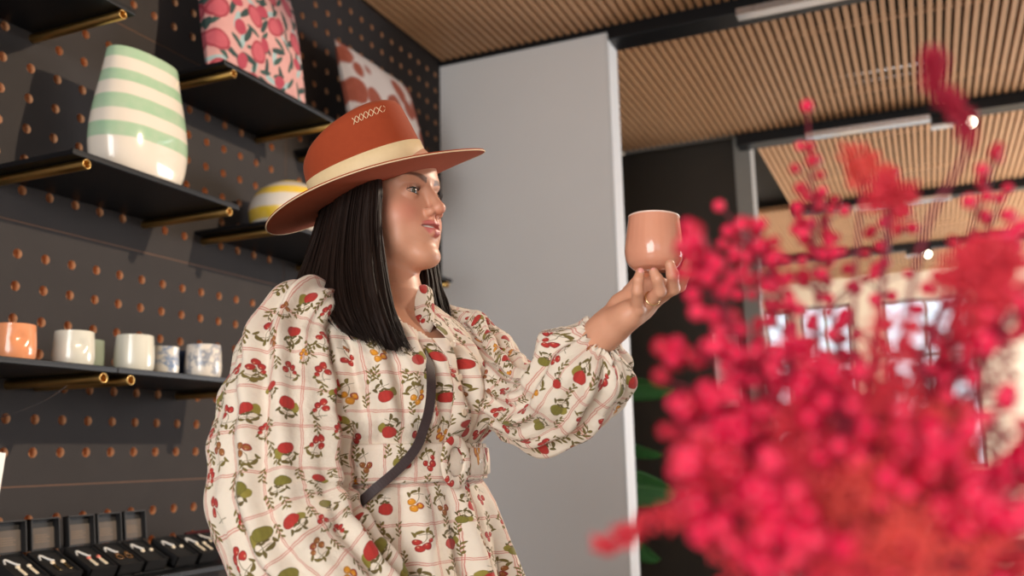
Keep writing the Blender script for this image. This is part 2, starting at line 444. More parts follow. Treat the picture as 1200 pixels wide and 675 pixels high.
M_creamg = plainglaze('cream_glaze', srgb(216, 214, 200), srgb(226, 223, 208))
M_greeng = plainglaze('celadon_glaze', srgb(150, 166, 150), srgb(168, 182, 164))
cup('ceramic_cup', .20, -.150, .045, .086, M_peach, 'peach ceramic cup at the left end of the middle shelf')
cup('ceramic_cup', .20, .007, .046, .088, M_creamg, 'cream ceramic cup between the peach cup and the small green cup', grp=None)
cup('ceramic_cup', .125, .118, .038, .084, M_greeng, 'small pale green cup standing behind two cream cups', dimple=False)
cup('ceramic_cup', .20, .190, .048, .098, M_creamg, 'larger cream cup beside the first blue marbled cup', dimple=False)
cup('ceramic_cup', .17, .322, .038, .084, marbled('blue_marble_glaze', srgb(230, 226, 216), srgb(110, 138, 178), .16), 'white cup with a pale blue swirl right of the cream cups', flare=.05, dimple=False)
cup('ceramic_cup', .11, .425, .036, .086, marbled('navy_marble_glaze', srgb(205, 205, 196), srgb(44, 58, 84), .95), 'dark navy marbled cup between the two blue and white cups', dimple=False)
cup('ceramic_cup', .20, .436, .049, .098, marbled('grey_marble_glaze', srgb(232, 224, 212), srgb(120, 132, 152), .16), 'white cup veined in grey blue next to her sleeve', dimple=False)

# ------------------------------------------------------------------ cushions
def cushion(size_w, size_h, loft, n=40):
    mb = MB()
    for sgn in (1, -1):
        u = np.linspace(-1, 1, n); A, B = np.meshgrid(u, u, indexing='ij')
        k = np.clip((1-A**2)*(1-B**2), 0, 1)**0.42
        pin = 1-0.07*(1-np.abs(B))*np.abs(A)**6; pin2 = 1-0.07*(1-np.abs(A))*np.abs(B)**6
        wr = 1+0.06*np.sin(9*A+4*B)*k
        P = np.stack([sgn*loft*k*wr, A*size_w/2*pin, (B*pin2+1)*size_h/2], -1).reshape(-1, 3)
        f = []
        for i in range(n-1):
            for j in range(n-1):
                q = (i*n+j, (i+1)*n+j, (i+1)*n+j+1, i*n+j+1); f.append(q if sgn > 0 else q[::-1])
        uv = np.stack([(A+1)/2*size_w, (B+1)/2*size_h], -1).reshape(-1, 2)
        mb.add(P, f, uv)
    return mb
def floral(name):
    m = newmat(name, (1, 1, 1), 0.85); nt = m.node_tree
    x, y, _ = xyz(nt, coord(nt, 'UV')); n1 = noise_tex(nt, coord(nt, 'UV'), 14.0, 2)
    wx = x+(n1-.5)*.012; wy = y+(noise_tex(nt, combine(nt, y, x, 3.0), 13.0, 2)-.5)*.012
    col = mixc(nt, noise_tex(nt, coord(nt, 'UV'), 22, 4), srgb(186, 136, 134), srgb(202, 154, 150))
    def layer(col, cell, off, rx, ry, pick, a, b, rim=None, jit=.35):
        u = wx/cell+off[0]; v = wy/cell+off[1]
        i, j = u.floor(), v.floor(); h = white(nt, i, j, off[2])
        px = u-i-.5+(h[0]-.5)*jit; py = v-j-.5+(h[1]-.5)*jit
        ang = h[2]*6.28; c, s = (ang+1.57).sin(), ang.sin()
        qx = px*c+py*s; qy = py*c-px*s
        d = hyp(qx/rx, qy/ry); msk = d.soft(1.0, .09)*h[2].lt(pick)
        cc = mixc(nt, noise_tex(nt, coord(nt, 'UV'), 40, 3), a, b)
        if rim: cc = mixc(nt, (d-.86).abs().soft(.08, .05), cc, rim)
        return mixc(nt, msk, col, cc)
    col = layer(col, .075, (.2, .7, 4.), .40, .13, .75, srgb(128, 156, 160), srgb(160, 182, 184))
    col = layer(col, .060, (.0, .3, 1.), .46, .13, .95, srgb(38, 62, 60), srgb(62, 88, 80))
    col = layer(col, .070, (.5, .1, 2.), .45, .14, .8, srgb(44, 68, 64), srgb(30, 52, 54))
    col = layer(col, .115, (.1, .4, 6.), .34, .28, .85, srgb(184, 92, 102), srgb(168, 68, 84), srgb(138, 44, 58))
    col = layer(col, .100, (.55, .85, 9.), .25, .20, .62, srgb(150, 52, 70), srgb(170, 66, 84))
    setcol(m, col); return m
def blotch(name):
    m = newmat(name, (1, 1, 1), 0.85); nt = m.node_tree
    v = nt.nodes.new('ShaderNodeTexVoronoi'); v.inputs['Scale'].default_value = 9.0; v.inputs['Randomness'].default_value = .8
    nz = noise_tex(nt, coord(nt, 'UV'), 12, 3); x, y, _ = xyz(nt, coord(nt, 'UV'))
    nt.links.new(combine(nt, x+(nz-.5)*.04, y-(nz-.5)*.04), v.inputs['Vector'])
    d = S(nt, v.outputs['Distance'])
    cc = mixc(nt, noise_tex(nt, coord(nt, 'UV'), 30, 4), srgb(150, 70, 50), srgb(184, 100, 76))
    setcol(m, mixc(nt, d.soft(.50, .05), srgb(226, 214, 206), cc)); return m
def put_cushion(y, z, w, h, loft, lean, x0, mat, label, roll=0.0):
    o = cushion(w, h, loft).build('cushion', mat, None, smooth=True, uv=True)
    tag(o, label, 'cushion')
    o.location = (x0, y, z); o.rotation_euler = (roll, -lean, 0); return o
put_cushion(.655, zS7, .47, .47, .065, .16, .195, floral('pink_floral_cloth'), 'pink cushion with plum fruit and dark leaves on the upper shelf', .01)
put_cushion(1.455, zS7, .54, .46, .06, .22, .20, blotch('rust_blotch_cloth'), 'white cushion with rust blotches behind the top of the hat', .0)

# ------------------------------------------------------------------ jewellery boxes, trays and cards
def hit(px, py, ax, val):
    w = cf + cr*(px-600)/FPX - cu*(py-337.5)/FPX
    return CAM + w*((val-CAM[ax])/w[ax])
M_card = speckled('grey_card', srgb(92, 84, 78), srgb(104, 95, 88), 0.75, 60.0)
M_boxblk = speckled('black_card', srgb(20, 19, 19), srgb(28, 26, 26), 0.6, 50.0)
M_foam = speckled('black_foam', srgb(12, 11, 12), srgb(20, 18, 18), 0.95, 120.0)
M_chalk = speckled('white_print', srgb(236, 234, 230), srgb(226, 224, 220), 0.5, 40.0)
TILT = math.radians(27)
def slope(x0, lx, lz): return x0+lx*math.cos(TILT)+lz*math.sin(TILT), zS10+.0475-lx*math.sin(TILT)+lz*math.cos(TILT)
def jewel_box(x, y, w, label, lid=True, lean=.60, tone=None):
    t = empty('jewellery_box', (x, y, zS10+.0475)); t.rotation_euler = (0, TILT, 0); tag(t, label, 'box', None)
    d, h = .10, .030
    mb = MB(); mb.box((-.0, -w/2, 0), (d, w/2, .004)); mb.box((0, -w/2, 0), (.003, w/2, h)); mb.box((d-.003, -w/2, 0), (d, w/2, h)); mb.box((0, -w/2, 0), (d, -w/2+.003, h)); mb.box((0, w/2-.003, 0), (d, w/2, h))
    o = mb.build('box_base', tone or M_boxblk); o.parent = t
    mb = MB(); mb.box((.004, -w/2+.004, .004), (d-.004, w/2-.004, h-.005), bev=.001); o = mb.build('foam_insert', M_foam); o.parent = t
    mb = MB(); q = np.linspace(0, 1, 24)
    P = np.stack([.03-.018*np.sin(q*PI*1.5)*(1-q*.5), -w*.32+w*.38*q, np.full(24, h-.0035)], -1); mb.tube(P, .0024, 6)
    o = mb.build('printed_mark', M_chalk); o.parent = t
    if lid:
        Rm = Matrix.Rotation(-lean, 3, 'Y'); H = .070
        mb = MB()
        mb.box((-.003, -w/2, 0), (.0, w/2, H)); mb.box((0, -w/2, 0), (.016, -w/2+.003, H)); mb.box((0, w/2-.003, 0), (.016, w/2, H)); mb.box((0, -w/2, H-.003), (.016, w/2, H))
        mb.v = [tuple(Rm @ Vector(v) + Vector((-.002, 0, h))) for v in mb.v]
        l = mb.build('box_lid', tone or M_boxblk); l.parent = t
        mb = MB(); mb.box((.0005, -w/2+.004, .004), (.0025, w/2-.004, H-.02))
        mb.v = [tuple(Rm @ Vector(v) + Vector((-.002, 0, h))) for v in mb.v]
        k = mb.build('lid_lining', M_card); k.parent = l
        mb = MB()
        for i in range(4): mb.box((.0026, -w*.26, .018+i*.005), (.0029, w*.26-.006*(i % 2), .0195+i*.005))
        mb.v = [tuple(Rm @ Vector(v) + Vector((-.002, 0, h))) for v in mb.v]
        k = mb.build('printed_lines', speckled('faint_print', srgb(140, 118, 96), srgb(128, 108, 90), .7, 80)); k.parent = l
    return t
M_gold = speckled('pale_gold', (0.9, 0.72, 0.42), (0.85, 0.62, 0.32), 0.25, 60, metal=1.0)
M_pearl = speckled('pearl_bead', srgb(246, 232, 206), srgb(236, 218, 188), 0.25, 80)
M_pinkst = speckled('pink_enamel', srgb(232, 140, 120), srgb(222, 120, 104), 0.25, 80)
M_amber = speckled('amber_bead', srgb(120, 84, 44), srgb(96, 64, 34), 0.25, 80)
def earring(x, y, z, kind, mats, label, grp):
    xx, zz = slope(x, z, .0256); t = empty('earring', (xx, y, zz)); t.rotation_euler = (0, TILT, 0); tag(t, label, 'earring', grp)
    mb = MB(); mb.ball((0, 0, .003), (.0055, .0055, .0035)); o = mb.build('stud', mats[0], smooth=True); o.parent = t
    if kind == 'drop':
        mb = MB(); mb.box((.006, -.0035, .0005), (.032, .0035, .0035), bev=.001); mb.tube([(.0, 0, .003), (.010, 0, .003)], .0008, 6); o = mb.build('pendant', mats[1]); o.parent = t
    elif kind == 'hoop':
        mb = MB(); a = np.linspace(0, 2*PI, 25); mb.tube(np.stack([.012+.009*np.cos(a), .009*np.sin(a), np.full(25, .002)], -1), .0017, 6, cap=False); o = mb.build('hoop', mats[1], smooth=True); o.parent = t
zE = zS10+.0254
bx = [(.13, -.085, .076, True), (.13, .003, .076, True), (.13, .103, .076, True), (.13, .186, .074, True), (.13, .268, .070, True), (.14, .362, .072, False), (.14, .447, .072, False)]
bl = ['open black jewellery box at the left edge holding cream bar earrings', 'open black jewellery box between the edge box and the pink earrings', 'open black jewellery box holding the long pink topped earrings', 'open black jewellery box holding the dark amber hoops',
      'open black jewellery box with the rightmost upright lid', 'flat black tray with two pearl studs, left of the one by the dress', 'flat black tray of pearls nearest the burgundy tray']
ek = [('drop', (M_pearl, M_pearl), 'cream'), ('drop', (M_pearl, M_gold), 'gold and pearl'), ('drop', (M_pinkst, M_pearl), 'long pink topped'), ('hoop', (M_amber, M_amber), 'dark amber hoop'), ('stud', (M_pearl, M_pearl), 'pearl stud'), ('stud', (M_pearl, M_gold), 'cream pearl stud'), ('drop', (M_pearl, M_pearl), 'short pearl drop')]
where = ['in the jewellery box at the left edge', 'in the second box from the left', 'in the box left of the amber hoops', 'in the fourth open box', 'in the box with the rightmost upright lid', 'in the first flat tray', 'in the flat tray beside the burgundy tray']
for (x, y, w, ld), lb, (kd, ms, nm), wh in zip(bx, bl, ek, where):
    jewel_box(x, y, w, lb, ld)
    for sgn, sd in ((-1, 'left'), (1, 'right')):
        earring(x, y+.006+sgn*.014, .050, kd, ms, '%s earring, %s of the pair %s' % (nm, sd, wh), 'earrings in the jewellery boxes')
M_burg = speckled('burgundy_leather', srgb(70, 16, 22), srgb(92, 24, 30), 0.45, 60)
jewel_box(.09, .555, .12, 'burgundy tray of pale earrings against her sleeve', False, tone=M_burg)
for k, (dx, dy) in enumerate(((.03, -.035), (.055, -.012), (.03, .02), (.058, .038))):
    earring(.09, .555+dy, dx, 'stud', (M_pearl, M_pearl), 'pale pearl earring in the burgundy tray', 'earrings in the burgundy tray')
def riser(name, x, ya, yb, label):
    c, s_ = math.cos(TILT), math.sin(TILT); a = (x, zS10+.0473); b = (x+.101*c, zS10+.0473-.101*s_)
    mb = MB(); mb.rings(np.array([[(x-.004, y, zS10), (x-.004, y, a[1]), (a[0], y, a[1]), (b[0], y, max(b[1], zS10+.001)), (b[0], y, zS10)] for y in (ya, yb)]), cap0=True, cap1=True)
    tag(mb.build('display_riser', M_blackmatte), label, 'stand')
riser('r', .13, -.355, .195, 'sloping black riser under the boxes with upright lids')
riser('r', .13, .205, .49, 'sloping black riser under the amber earrings and flat trays')
riser('r', .09, .494, .620, 'small black riser under the burgundy tray')
def card_stand():
    t = empty('sign_card', (.285, -.295, zS10)); tag(t, 'white card in a black stand cut by the left edge', 'sign')
    mb = MB(); mb.box((.0, -.052, .16), (.0025, .046, .296)); o = mb.build('card', M_chalk); o.parent = t; o.rotation_euler = (-.10, 0, 0); 
    mb = MB(); mb.tube([(-.001, 0, .004), (-.001, 0, .2)], .003, 8); mb.box((-.03, -.03, 0), (.03, .03, .005), bev=.001); o = mb.build('stand', M_blackmatte); o.parent = t
card_stand()
mb = MB(); P = spline(np.array([[.21, -.015, 1.329], [.15, -.018, 1.30], [.06, -.028, 1.272], [.0, -.03, 1.262]]), 16); mb.tube(P, .0014, 6)
o = mb.build('display_wire', M_alu); tag(o, 'thin steel wire from the middle shelf tube to the board', 'wire')

# ------------------------------------------------------------------ plant behind the grey wall end
def hity(px, py, y): return hit(px, py, 1, y)
def plant():
    base = Vector((.47, 2.85, 0)); t = empty('rubber_plant', base); tag(t, 'dark green broad leaved plant standing behind the grey wall end', 'plant')
    M_pot = speckled('clay_pot', srgb(120, 110, 100), srgb(100, 92, 84), .8, 30); M_soil = speckled('soil', srgb(40, 30, 22), srgb(56, 42, 32), .95, 90)
    mb = MB(); mb.lathe([(0, 0), (.11, 0), (.15, .30), (.155, .32), (.14, .32), (.135, .28), (0, .28)], base, 40); mb.build('pot', M_pot, t)
    mb = MB(); mb.lathe([(0, .281), (.134, .281), (.1, .29), (0, .293)], base, 30); mb.build('soil', M_soil, t)
    P = spline(np.array([[.47, 2.85, .27], [.48, 2.86, .7], [.47, 2.84, 1.1], [.49, 2.85, 1.5], [.48, 2.85, 1.62]]), 20)
    mb = MB(); mb.tube(P, np.linspace(.012, .006, 20), 8); mb.build('stem', speckled('plant_stem', srgb(70, 62, 40), srgb(84, 76, 50), .7, 40), t)
    m = newmat('rubber_leaf', (1, 1, 1), .35); nt = m.node_tree; x, y, _ = xyz(nt, coord(nt, 'UV'))
    vein = ((x+y.abs()*.55)*16).frac()-.5
    setcol(m, mixc(nt, (vein.abs().soft(.06, .05)*.5).max(y.abs().soft(.035, .02)*.6), mixc(nt, noise_tex(nt, coord(nt, 'UV'), 6), srgb(38, 84, 40), srgb(58, 112, 54)), srgb(110, 150, 92)))
    tips = [((793, 455), 1.40, .17, .7), ((778, 532), 1.12, .13, .7), ((797, 578), .92, .19, 1.25), ((775, 655), .74, .17, 1.0), ((700, 470), 1.5, .15, .5), ((650, 600), .95, .15, .5), ((600, 520), 1.2, .15, .5)]
    for (px, py), zs, wd, tilt in tips:
        T = hity(px, py, 2.72); A = np.array([.48, 2.85, zs]); q = np.linspace(0, 1, 18)
        mid = (A+T)/2+np.array([0, 0, .05]); C = spline(np.array([A, mid, T]), 18); d = T-A; d /= np.linalg.norm(d)
        side = np.cross(d, [0, 0, 1]); side /= np.linalg.norm(side); upv = np.cross(side, d)
        sv = side*math.cos(tilt)+upv*math.sin(tilt); nv = np.cross(d, sv)
        V = []; U = []; wdt = wd/2*np.sin(PI*np.clip((q-.12)/.88, 0, 1))**.7
        for i in range(18):
            for j in np.linspace(-1, 1, 9):
                V.append(C[i]+sv*wdt[i]*j+nv*(abs(j)**1.4)*wdt[i]*.35); U.append((q[i], j))
        f = [(i*9+j, i*9+j+1, (i+1)*9+j+1, (i+1)*9+j) for i in range(17) for j in range(8)]
        mb = MB(); mb.add(V, f, U); lo = mb.build('leaf', m, t, smooth=True, uv=True)
        sm = lo.modifiers.new('thickness', 'SOLIDIFY'); sm.thickness = .0012
plant()
def hang_sign():
    t = empty('hanging_sign', (.93, 4.05, 1.55)); tag(t, 'white vertical sign with sideways dark characters beside the grey column', 'sign')
    mb = MB(); mb.box((.862, 4.05, 1.17), (.985, 4.062, 1.33), bev=.002); mb.build('lower_plate', speckled('sign_grey', srgb(196, 196, 194), srgb(206, 206, 204), .5, 8), t)
    mb = MB(); mb.box((.862, 4.05, 1.40), (1.00, 4.062, 1.84), bev=.002); p = mb.build('sign_plate', speckled('sign_white', srgb(206, 206, 204), srgb(214, 214, 212), .5, 8), t)
    mb = MB(); mb.box((.92, 4.055, 1.31), (.926, 4.06, 1.42)); mb.build('hanging_strip', M_blackmatte, t)
    mb = MB(); mb.box((.925, 4.06, 1.7), (.94, 4.1, 1.715)); mb.build('sign_bracket', M_blackmatte, t)
    for txt, zz in (('98', 1.47),):
        cu_ = bpy.data.curves.new('lettering', 'FONT'); cu_.body = txt; cu_.size = .085; cu_.align_x = 'LEFT'; cu_.extrude = .0006
        o = bpy.data.objects.new('lettering', cu_); COL.objects.link(o); cu_.materials.append(M_blackmatte)
        o.location = (.955, 4.049, zz); o.rotation_euler = (PI/2, -PI/2, 0)
        bpy.context.view_layer.update(); me = bpy.data.meshes.new_from_object(o.evaluated_get(bpy.context.evaluated_depsgraph_get())); m2 = bpy.data.objects.new('lettering', me); COL.objects.link(m2); m2.matrix_basis = o.matrix_basis.copy(); bpy.data.objects.remove(o); place(m2, t)
hang_sign()

# ------------------------------------------------------------------ signed-distance modelling for the body
def axis(*segs):
    out = []
    for a, b, st in segs:
        n = max(1, int(round((b-a)/st))); out.append(np.linspace(a, b, n, endpoint=False))
    return np.concatenate(out+[[segs[-1][1]]]).astype(np.float32)
class Field:
    def __init__(s, ax): s.ax = ax; s.F = np.full([len(a) for a in ax], 5.0, np.float32)
    def win(s, lo, hi):
        return tuple(slice(max(0, int(np.searchsorted(a, l))-1), min(len(a), int(np.searchsorted(a, h))+1)) for a, l, h in zip(s.ax, lo, hi))
    def pts(s, w):
        return s.ax[0][w[0]][:, None, None], s.ax[1][w[1]][None, :, None], s.ax[2][w[2]][None, None, :]
    def merge(s, w, d, k, sub=False):
        b = s.F[w]
        if b.size == 0: return
        if sub:
            h = np.clip(.5-.5*(b+d)/k, 0, 1); s.F[w] = b*(1-h)-d*h+k*h*(1-h)
        else:
            h = np.clip(.5+.5*(b-d)/k, 0, 1); s.F[w] = b*(1-h)+d*h-k*h*(1-h)
    def cone(s, a, b, ra, rb, k=.006, sub=False):
        a, b = np.asarray(a, float), np.asarray(b, float); m = max(ra, rb)+k*1.5+.006
        w = s.win(np.minimum(a, b)-m, np.maximum(a, b)+m); X, Y, Z = s.pts(w); ab = b-a; L = ab@ab+1e-12
        t = np.clip(((X-a[0])*ab[0]+(Y-a[1])*ab[1]+(Z-a[2])*ab[2])/L, 0, 1)
        d = np.sqrt((X-a[0]-t*ab[0])**2+(Y-a[1]-t*ab[1])**2+(Z-a[2]-t*ab[2])**2)-(ra+t*(rb-ra))
        s.merge(w, d.astype(np.float32), k, sub)
    def chain(s, P, R, k=.006, sub=False):
        for i in range(len(P)-1): s.cone(P[i], P[i+1], R[i], R[i+1], k, sub)
    def ell(s, c, r, fr=None, k=.01, sub=False):
        c = np.asarray(c, float); r = np.asarray(r, float); fr = np.eye(3) if fr is None else np.asarray(fr); m = (np.abs(fr).T@r)+k*1.5+.006
        w = s.win(c-m, c+m); X, Y, Z = s.pts(w); X = X-c[0]; Y = Y-c[1]; Z = Z-c[2]
        q = [(X*fr[i][0]+Y*fr[i][1]+Z*fr[i][2])/r[i] for i in range(3)]
        k0 = np.sqrt(q[0]**2+q[1]**2+q[2]**2); k1 = np.sqrt((q[0]/r[0])**2+(q[1]/r[1])**2+(q[2]/r[2])**2)+1e-9
        s.merge(w, (k0*(k0-1)/k1).astype(np.float32), k, sub)
    def surface(s):
        F = s.F; I = F < 0; A = I[:-1, :-1, :-1]; anyv = A.copy(); allv = A.copy()
        for o in ((1, 0, 0), (0, 1, 0), (0, 0, 1), (1, 1, 0), (1, 0, 1), (0, 1, 1), (1, 1, 1)):
            B = I[o[0]:I.shape[0]-1+o[0], o[1]:I.shape[1]-1+o[1], o[2]:I.shape[2]-1+o[2]]; anyv |= B; allv &= B
        act = anyv & ~allv; idx = np.argwhere(act); cid = np.full(act.shape, -1, np.int32); cid[act] = np.arange(len(idx))
        val = {}; pos = {}
        for o in [(i, j, k) for i in (0, 1) for j in (0, 1) for k in (0, 1)]:
            q = idx+o; val[o] = F[q[:, 0], q[:, 1], q[:, 2]]; pos[o] = np.stack([s.ax[d][q[:, d]] for d in range(3)], -1)
        acc = np.zeros((len(idx), 3)); cnt = np.zeros(len(idx))
        for o in val:
            for d in range(3):
                if o[d] == 0:
                    p = list(o); p[d] = 1; p = tuple(p); m = (val[o] < 0) != (val[p] < 0)
                    t = val[o][m]/(val[o][m]-val[p][m]); acc[m] += pos[o][m]+(pos[p][m]-pos[o][m])*t[:, None]; cnt[m] += 1
        V = acc/cnt[:, None]; Q = []
        for d in range(3):
            a, b = [(1, 2), (2, 0), (0, 1)][d]
            sl0 = [slice(None)]*3; sl1 = [slice(None)]*3; sl0[d] = slice(0, -1); sl1[d] = slice(1, None)
            c = np.argwhere(I[tuple(sl0)] != I[tuple(sl1)])
            c = c[(c[:, a] > 0) & (c[:, b] > 0) & (c[:, a] < I.shape[a]-1) & (c[:, b] < I.shape[b]-1)]
            e = np.zeros(3, int); e[a] = 1; g = np.zeros(3, int); g[b] = 1
            quad = np.stack([cid[tuple((c-e-g).T)], cid[tuple((c-g).T)], cid[tuple(c.T)], cid[tuple((c-e).T)]], -1)
            fl = I[tuple(c.T)]; quad[~fl] = quad[~fl][:, ::-1]; Q.append(quad[(quad >= 0).all(1)])
        return V, np.concatenate(Q)

# ------------------------------------------------------------------ the woman: frames
TH = math.radians(50); TC = np.array([-.20, 1.455])
TF = np.array([math.sin(TH), -math.cos(TH)]); TL = np.array([math.cos(TH), math.sin(TH)])    # forward, her left
def T(s, f, z):
    s, f, z = np.broadcast_arrays(np.asarray(s, float), np.asarray(f, float), np.asarray(z, float))
    return np.stack([TC[0]+s*TL[0]+f*TF[0], TC[1]+s*TL[1]+f*TF[1], z], -1)
HA, HP = math.radians(61), math.radians(4)
hF = np.array([math.sin(HA)*math.cos(HP), -math.cos(HA)*math.cos(HP), math.sin(HP)]); hL = np.array([math.cos(HA), math.sin(HA), 0.0]); hU = np.cross(hL, hF)*-1.0
if hU[2] < 0: hU = -hU
HC = np.array([-.203, 1.465, 1.551])
HFR = np.stack([hL, hF, hU])
def Hd(s, f, u): return HC+np.asarray(s)*hL+np.asarray(f)*hF+np.asarray(u)*hU
# dress cross-sections: height, half width, half depth front, half depth back
DT = np.array([[.30, .37, .34, .34], [.60, .32, .29, .28], [.90, .235, .20, .20], [1.00, .205, .172, .175], [1.08, .178, .152, .15], [1.12, .154, .134, .130], [1.165, .152, .132, .126], [1.20, .168, .148, .132],
               [1.25, .180, .156, .132], [1.29, .184, .146, .130], [1.325, .182, .118, .124], [1.352, .166, .092, .11], [1.372, .130, .074, .09], [1.388, .092, .064, .07], [1.40, .070, .058, .062]])
def dimsz(z):
    return [np.interp(z, DT[:, 0], DT[:, i]) for i in (1, 2, 3)]

def body_mesh():
    ax = (axis((-.56, -.31, .009), (-.31, -.075, .00145), (-.075, .09, .004), (.09, .24, .0014), (.24, .27, .006)),
          axis((1.14, 1.195, .006), (1.195, 1.325, .0014), (1.325, 1.355, .003), (1.355, 1.47, .00145), (1.47, 1.56, .003), (1.56, 1.80, .009)),
          axis((-.02, 1.22, .010), (1.22, 1.32, .004), (1.32, 1.43, .0014), (1.43, 1.60, .0013), (1.60, 1.70, .004)))
    fd = Field(ax)
    # torso under the dress
    w = fd.win((-.55, 1.1, .78), (.1, 1.8, 1.41)); X, Y, Z = fd.pts(w); a, b, c = [np.interp(Z, DT[:, 0], DT[:, i]).astype(np.float32)-.013 for i in (1, 2, 3)]
    s_ = (X-TC[0])*TL[0]+(Y-TC[1])*TL[1]; f_ = (X-TC[0])*TF[0]+(Y-TC[1])*TF[1]; bb = np.where(f_ > 0, b, c)*np.ones_like(s_)
    b_leg = np.minimum(a, .19)
    q = np.sqrt((s_/b_leg)**2+(f_/np.minimum(bb, .15))**2); d = (q-1)*np.minimum(b_leg, bb)*.9
    d = np.maximum(d, np.maximum(Z-1.392, .80-Z))
    fd.merge(w, d.astype(np.float32), .004)
    for sg in (-1, 1):
        fd.chain([T(sg*.085, 0, .86), T(sg*.085, .01, .48), T(sg*.08, -.02, .09)], [.085, .055, .036], .03)
        fd.ell(T(sg*.085, .05, .035), (.045, .12, .04), np.stack([np.append(TL, 0), np.append(TF, 0), [0, 0, 1]]), .03)
    # neck and head
    fd.chain([T(0, -.005, 1.34), T(0, .0, 1.40), Hd(0, -.012, -.085), Hd(0, -.01, -.03)], [.062, .054, .053, .055], .022)
    E = lambda c, r, k=.014, sub=False: fd.ell(Hd(*c), r, HFR, k, sub)
    E((0, -.014, .036), (.072, .094, .084), .02)
    E((0, .022, -.024), (.062, .066, .086), .02)
    E((0, .036, -.074), (.047, .047, .038), .018)
    for sg in (-1, 1):
        E((sg*.036, .050, -.040), (.026, .028, .030), .018); E((sg*.070, -.012, -.018), (.007, .017, .030), .006)
        E((sg*.032, .052, -.076), (.020, .016, .020), .018)
    E((0, .075, -.100), (.026, .019, .0165), .022)
    E((0, .070, .024), (.050, .021, .016), .016)
    E((0, .055, .050), (.055, .034, .040), .016)
    for sg in (-1, 1): E((sg*.031, .094, -.001), (.019, .016, .0125), .010, True)
    C = lambda a, b, ra, rb, k=.006, sub=False: fd.cone(Hd(*a), Hd(*b), ra, rb, k, sub)
    C((0, .083, .012), (0, .1025, -.0250), .0072, .0088, .008)
    E((0, .1040, -.0285), (.0100, .0100, .0088), .006)
    for sg in (-1, 1):
        E((sg*.0116, .0935, -.0335), (.0064, .0092, .0070), .005); E((sg*.0062, .0995, -.0412), (.0034, .0052, .0040), .002, True)
        C((sg*.005, .095, -.038), (sg*.003, .094, -.053), .003, .0025, .005)
    # lids over the eyeballs, opened along an almond
    for sg in (-1, 1):
        E((sg*.031, .0705, -.001), (.0150, .0146, .0146), .004)
        E((sg*.031, .088, -.0016), (.0136, .012, .0048), .0012, True)
    # mouth: smiling, lips parted over the teeth
    E((0, .072, -.060), (.034, .018, .021), .014)
    for sg in (-1, 1):
        C((sg*.0325, .0780, -.0525), (sg*.006, .0935, -.0505), .0020, .0040, .004); C((sg*.0315, .0780, -.0552), (sg*.004, .0928, -.0645), .0026, .0056, .004)
    C((-.006, .0933, -.0507), (.006, .0933, -.0507), .0040, .0040, .003); C((-.005, .0928, -.0648), (.005, .0928, -.0648), .0056, .0056, .004)
    E((0, .0920, -.0560), (.0270, .018, .0028), .0014, True)
    # arms
    fd.chain([T(-.15, 0, 1.345), (-.312, 1.315, 1.25), (-.312, 1.285, 1.085), (-.25, 1.265, 1.02), (-.19, 1.268, .975)], [.048, .046, .040, .033, .026], .02)
    fd.chain([T(.15, 0, 1.345), (-.045, 1.520, 1.292), (.020, 1.402, 1.212)], [.046, .038, .032], .02)
    global HAND
    L = lambda px, py, d: loc(px, py, d)
    el = np.array([.020, 1.402, 1.212]); wr = L(709, 388, 1.283)
    fd.chain([el, el*.45+wr*.55, wr], [.032, .031, .0255], .01)
    pk = dict(pinky=[(747, 362, 1.232), (747, 341, 1.205), (748, 328, 1.2005), (750, 319, 1.2015)], ring=[(758, 356, 1.243), (773, 341, 1.2095), (770, 327, 1.1975), (766, 319, 1.1985)],
              middle=[(768, 350, 1.258), (789, 338, 1.228), (788, 322, 1.2055), (785, 310, 1.2035)], index=[(776, 344, 1.276), (796, 335, 1.256), (803, 320, 1.241), (806, 308, 1.236)],
              thumb=[(722, 368, 1.292), (738, 343, 1.316), (752, 325, 1.314), (763, 312, 1.306)])
    rad = dict(pinky=[.0088, .0076, .0068, .0058], ring=[.0096, .0084, .0074, .0063], middle=[.0100, .0088, .0078, .0066], index=[.0100, .0086, .0076, .0064], thumb=[.013, .0108, .0096, .0075])
    HAND = {k: [L(*q) for q in v] for k, v in pk.items()}
    for k, r in (('pinky', .0125), ('ring', .013), ('middle', .013), ('index', .013)):
        m = HAND[k][0]; fd.chain([wr*.75+m*.25, wr*.35+m*.65, m], [.019, .0155, r*.85], .010)
    fd.chain([wr*.7+HAND['pinky'][0]*.3, wr*.3+HAND['pinky'][0]*.7], [.019, .016], .012)
    fd.chain([wr, wr*.4+HAND['thumb'][0]*.6, HAND['thumb'][0]], [.022, .018, .0145], .012)
    fd.chain([L(728, 357, 1.285), L(752, 343, 1.272), L(772, 338, 1.268)], [.017, .0180, .0165], .010)
    for k in HAND: fd.chain(HAND[k], rad[k], .0030)
    V, Q = fd.surface()
    V = V.astype(float)
    # pigment: lips, cheeks, brows
    q = (V-HC)@HFR.T; n = len(V); lips = np.zeros(n); blush = np.zeros(n); brow = np.zeros(n)
    near = (np.abs(q[:, 0]) < .08) & (q[:, 1] > .03) & (np.abs(q[:, 2]) < .13)
    p = q[near]
    def seg(p, a, b):
        a, b = np.array(a), np.array(b); t = np.clip(((p-a)@(b-a))/((b-a)@(b-a)), 0, 1); return np.linalg.norm(p-a-t[:, None]*(b-a), axis=1)
    ld = np.full(len(p), 1.0); bd = np.full(len(p), 1.0)
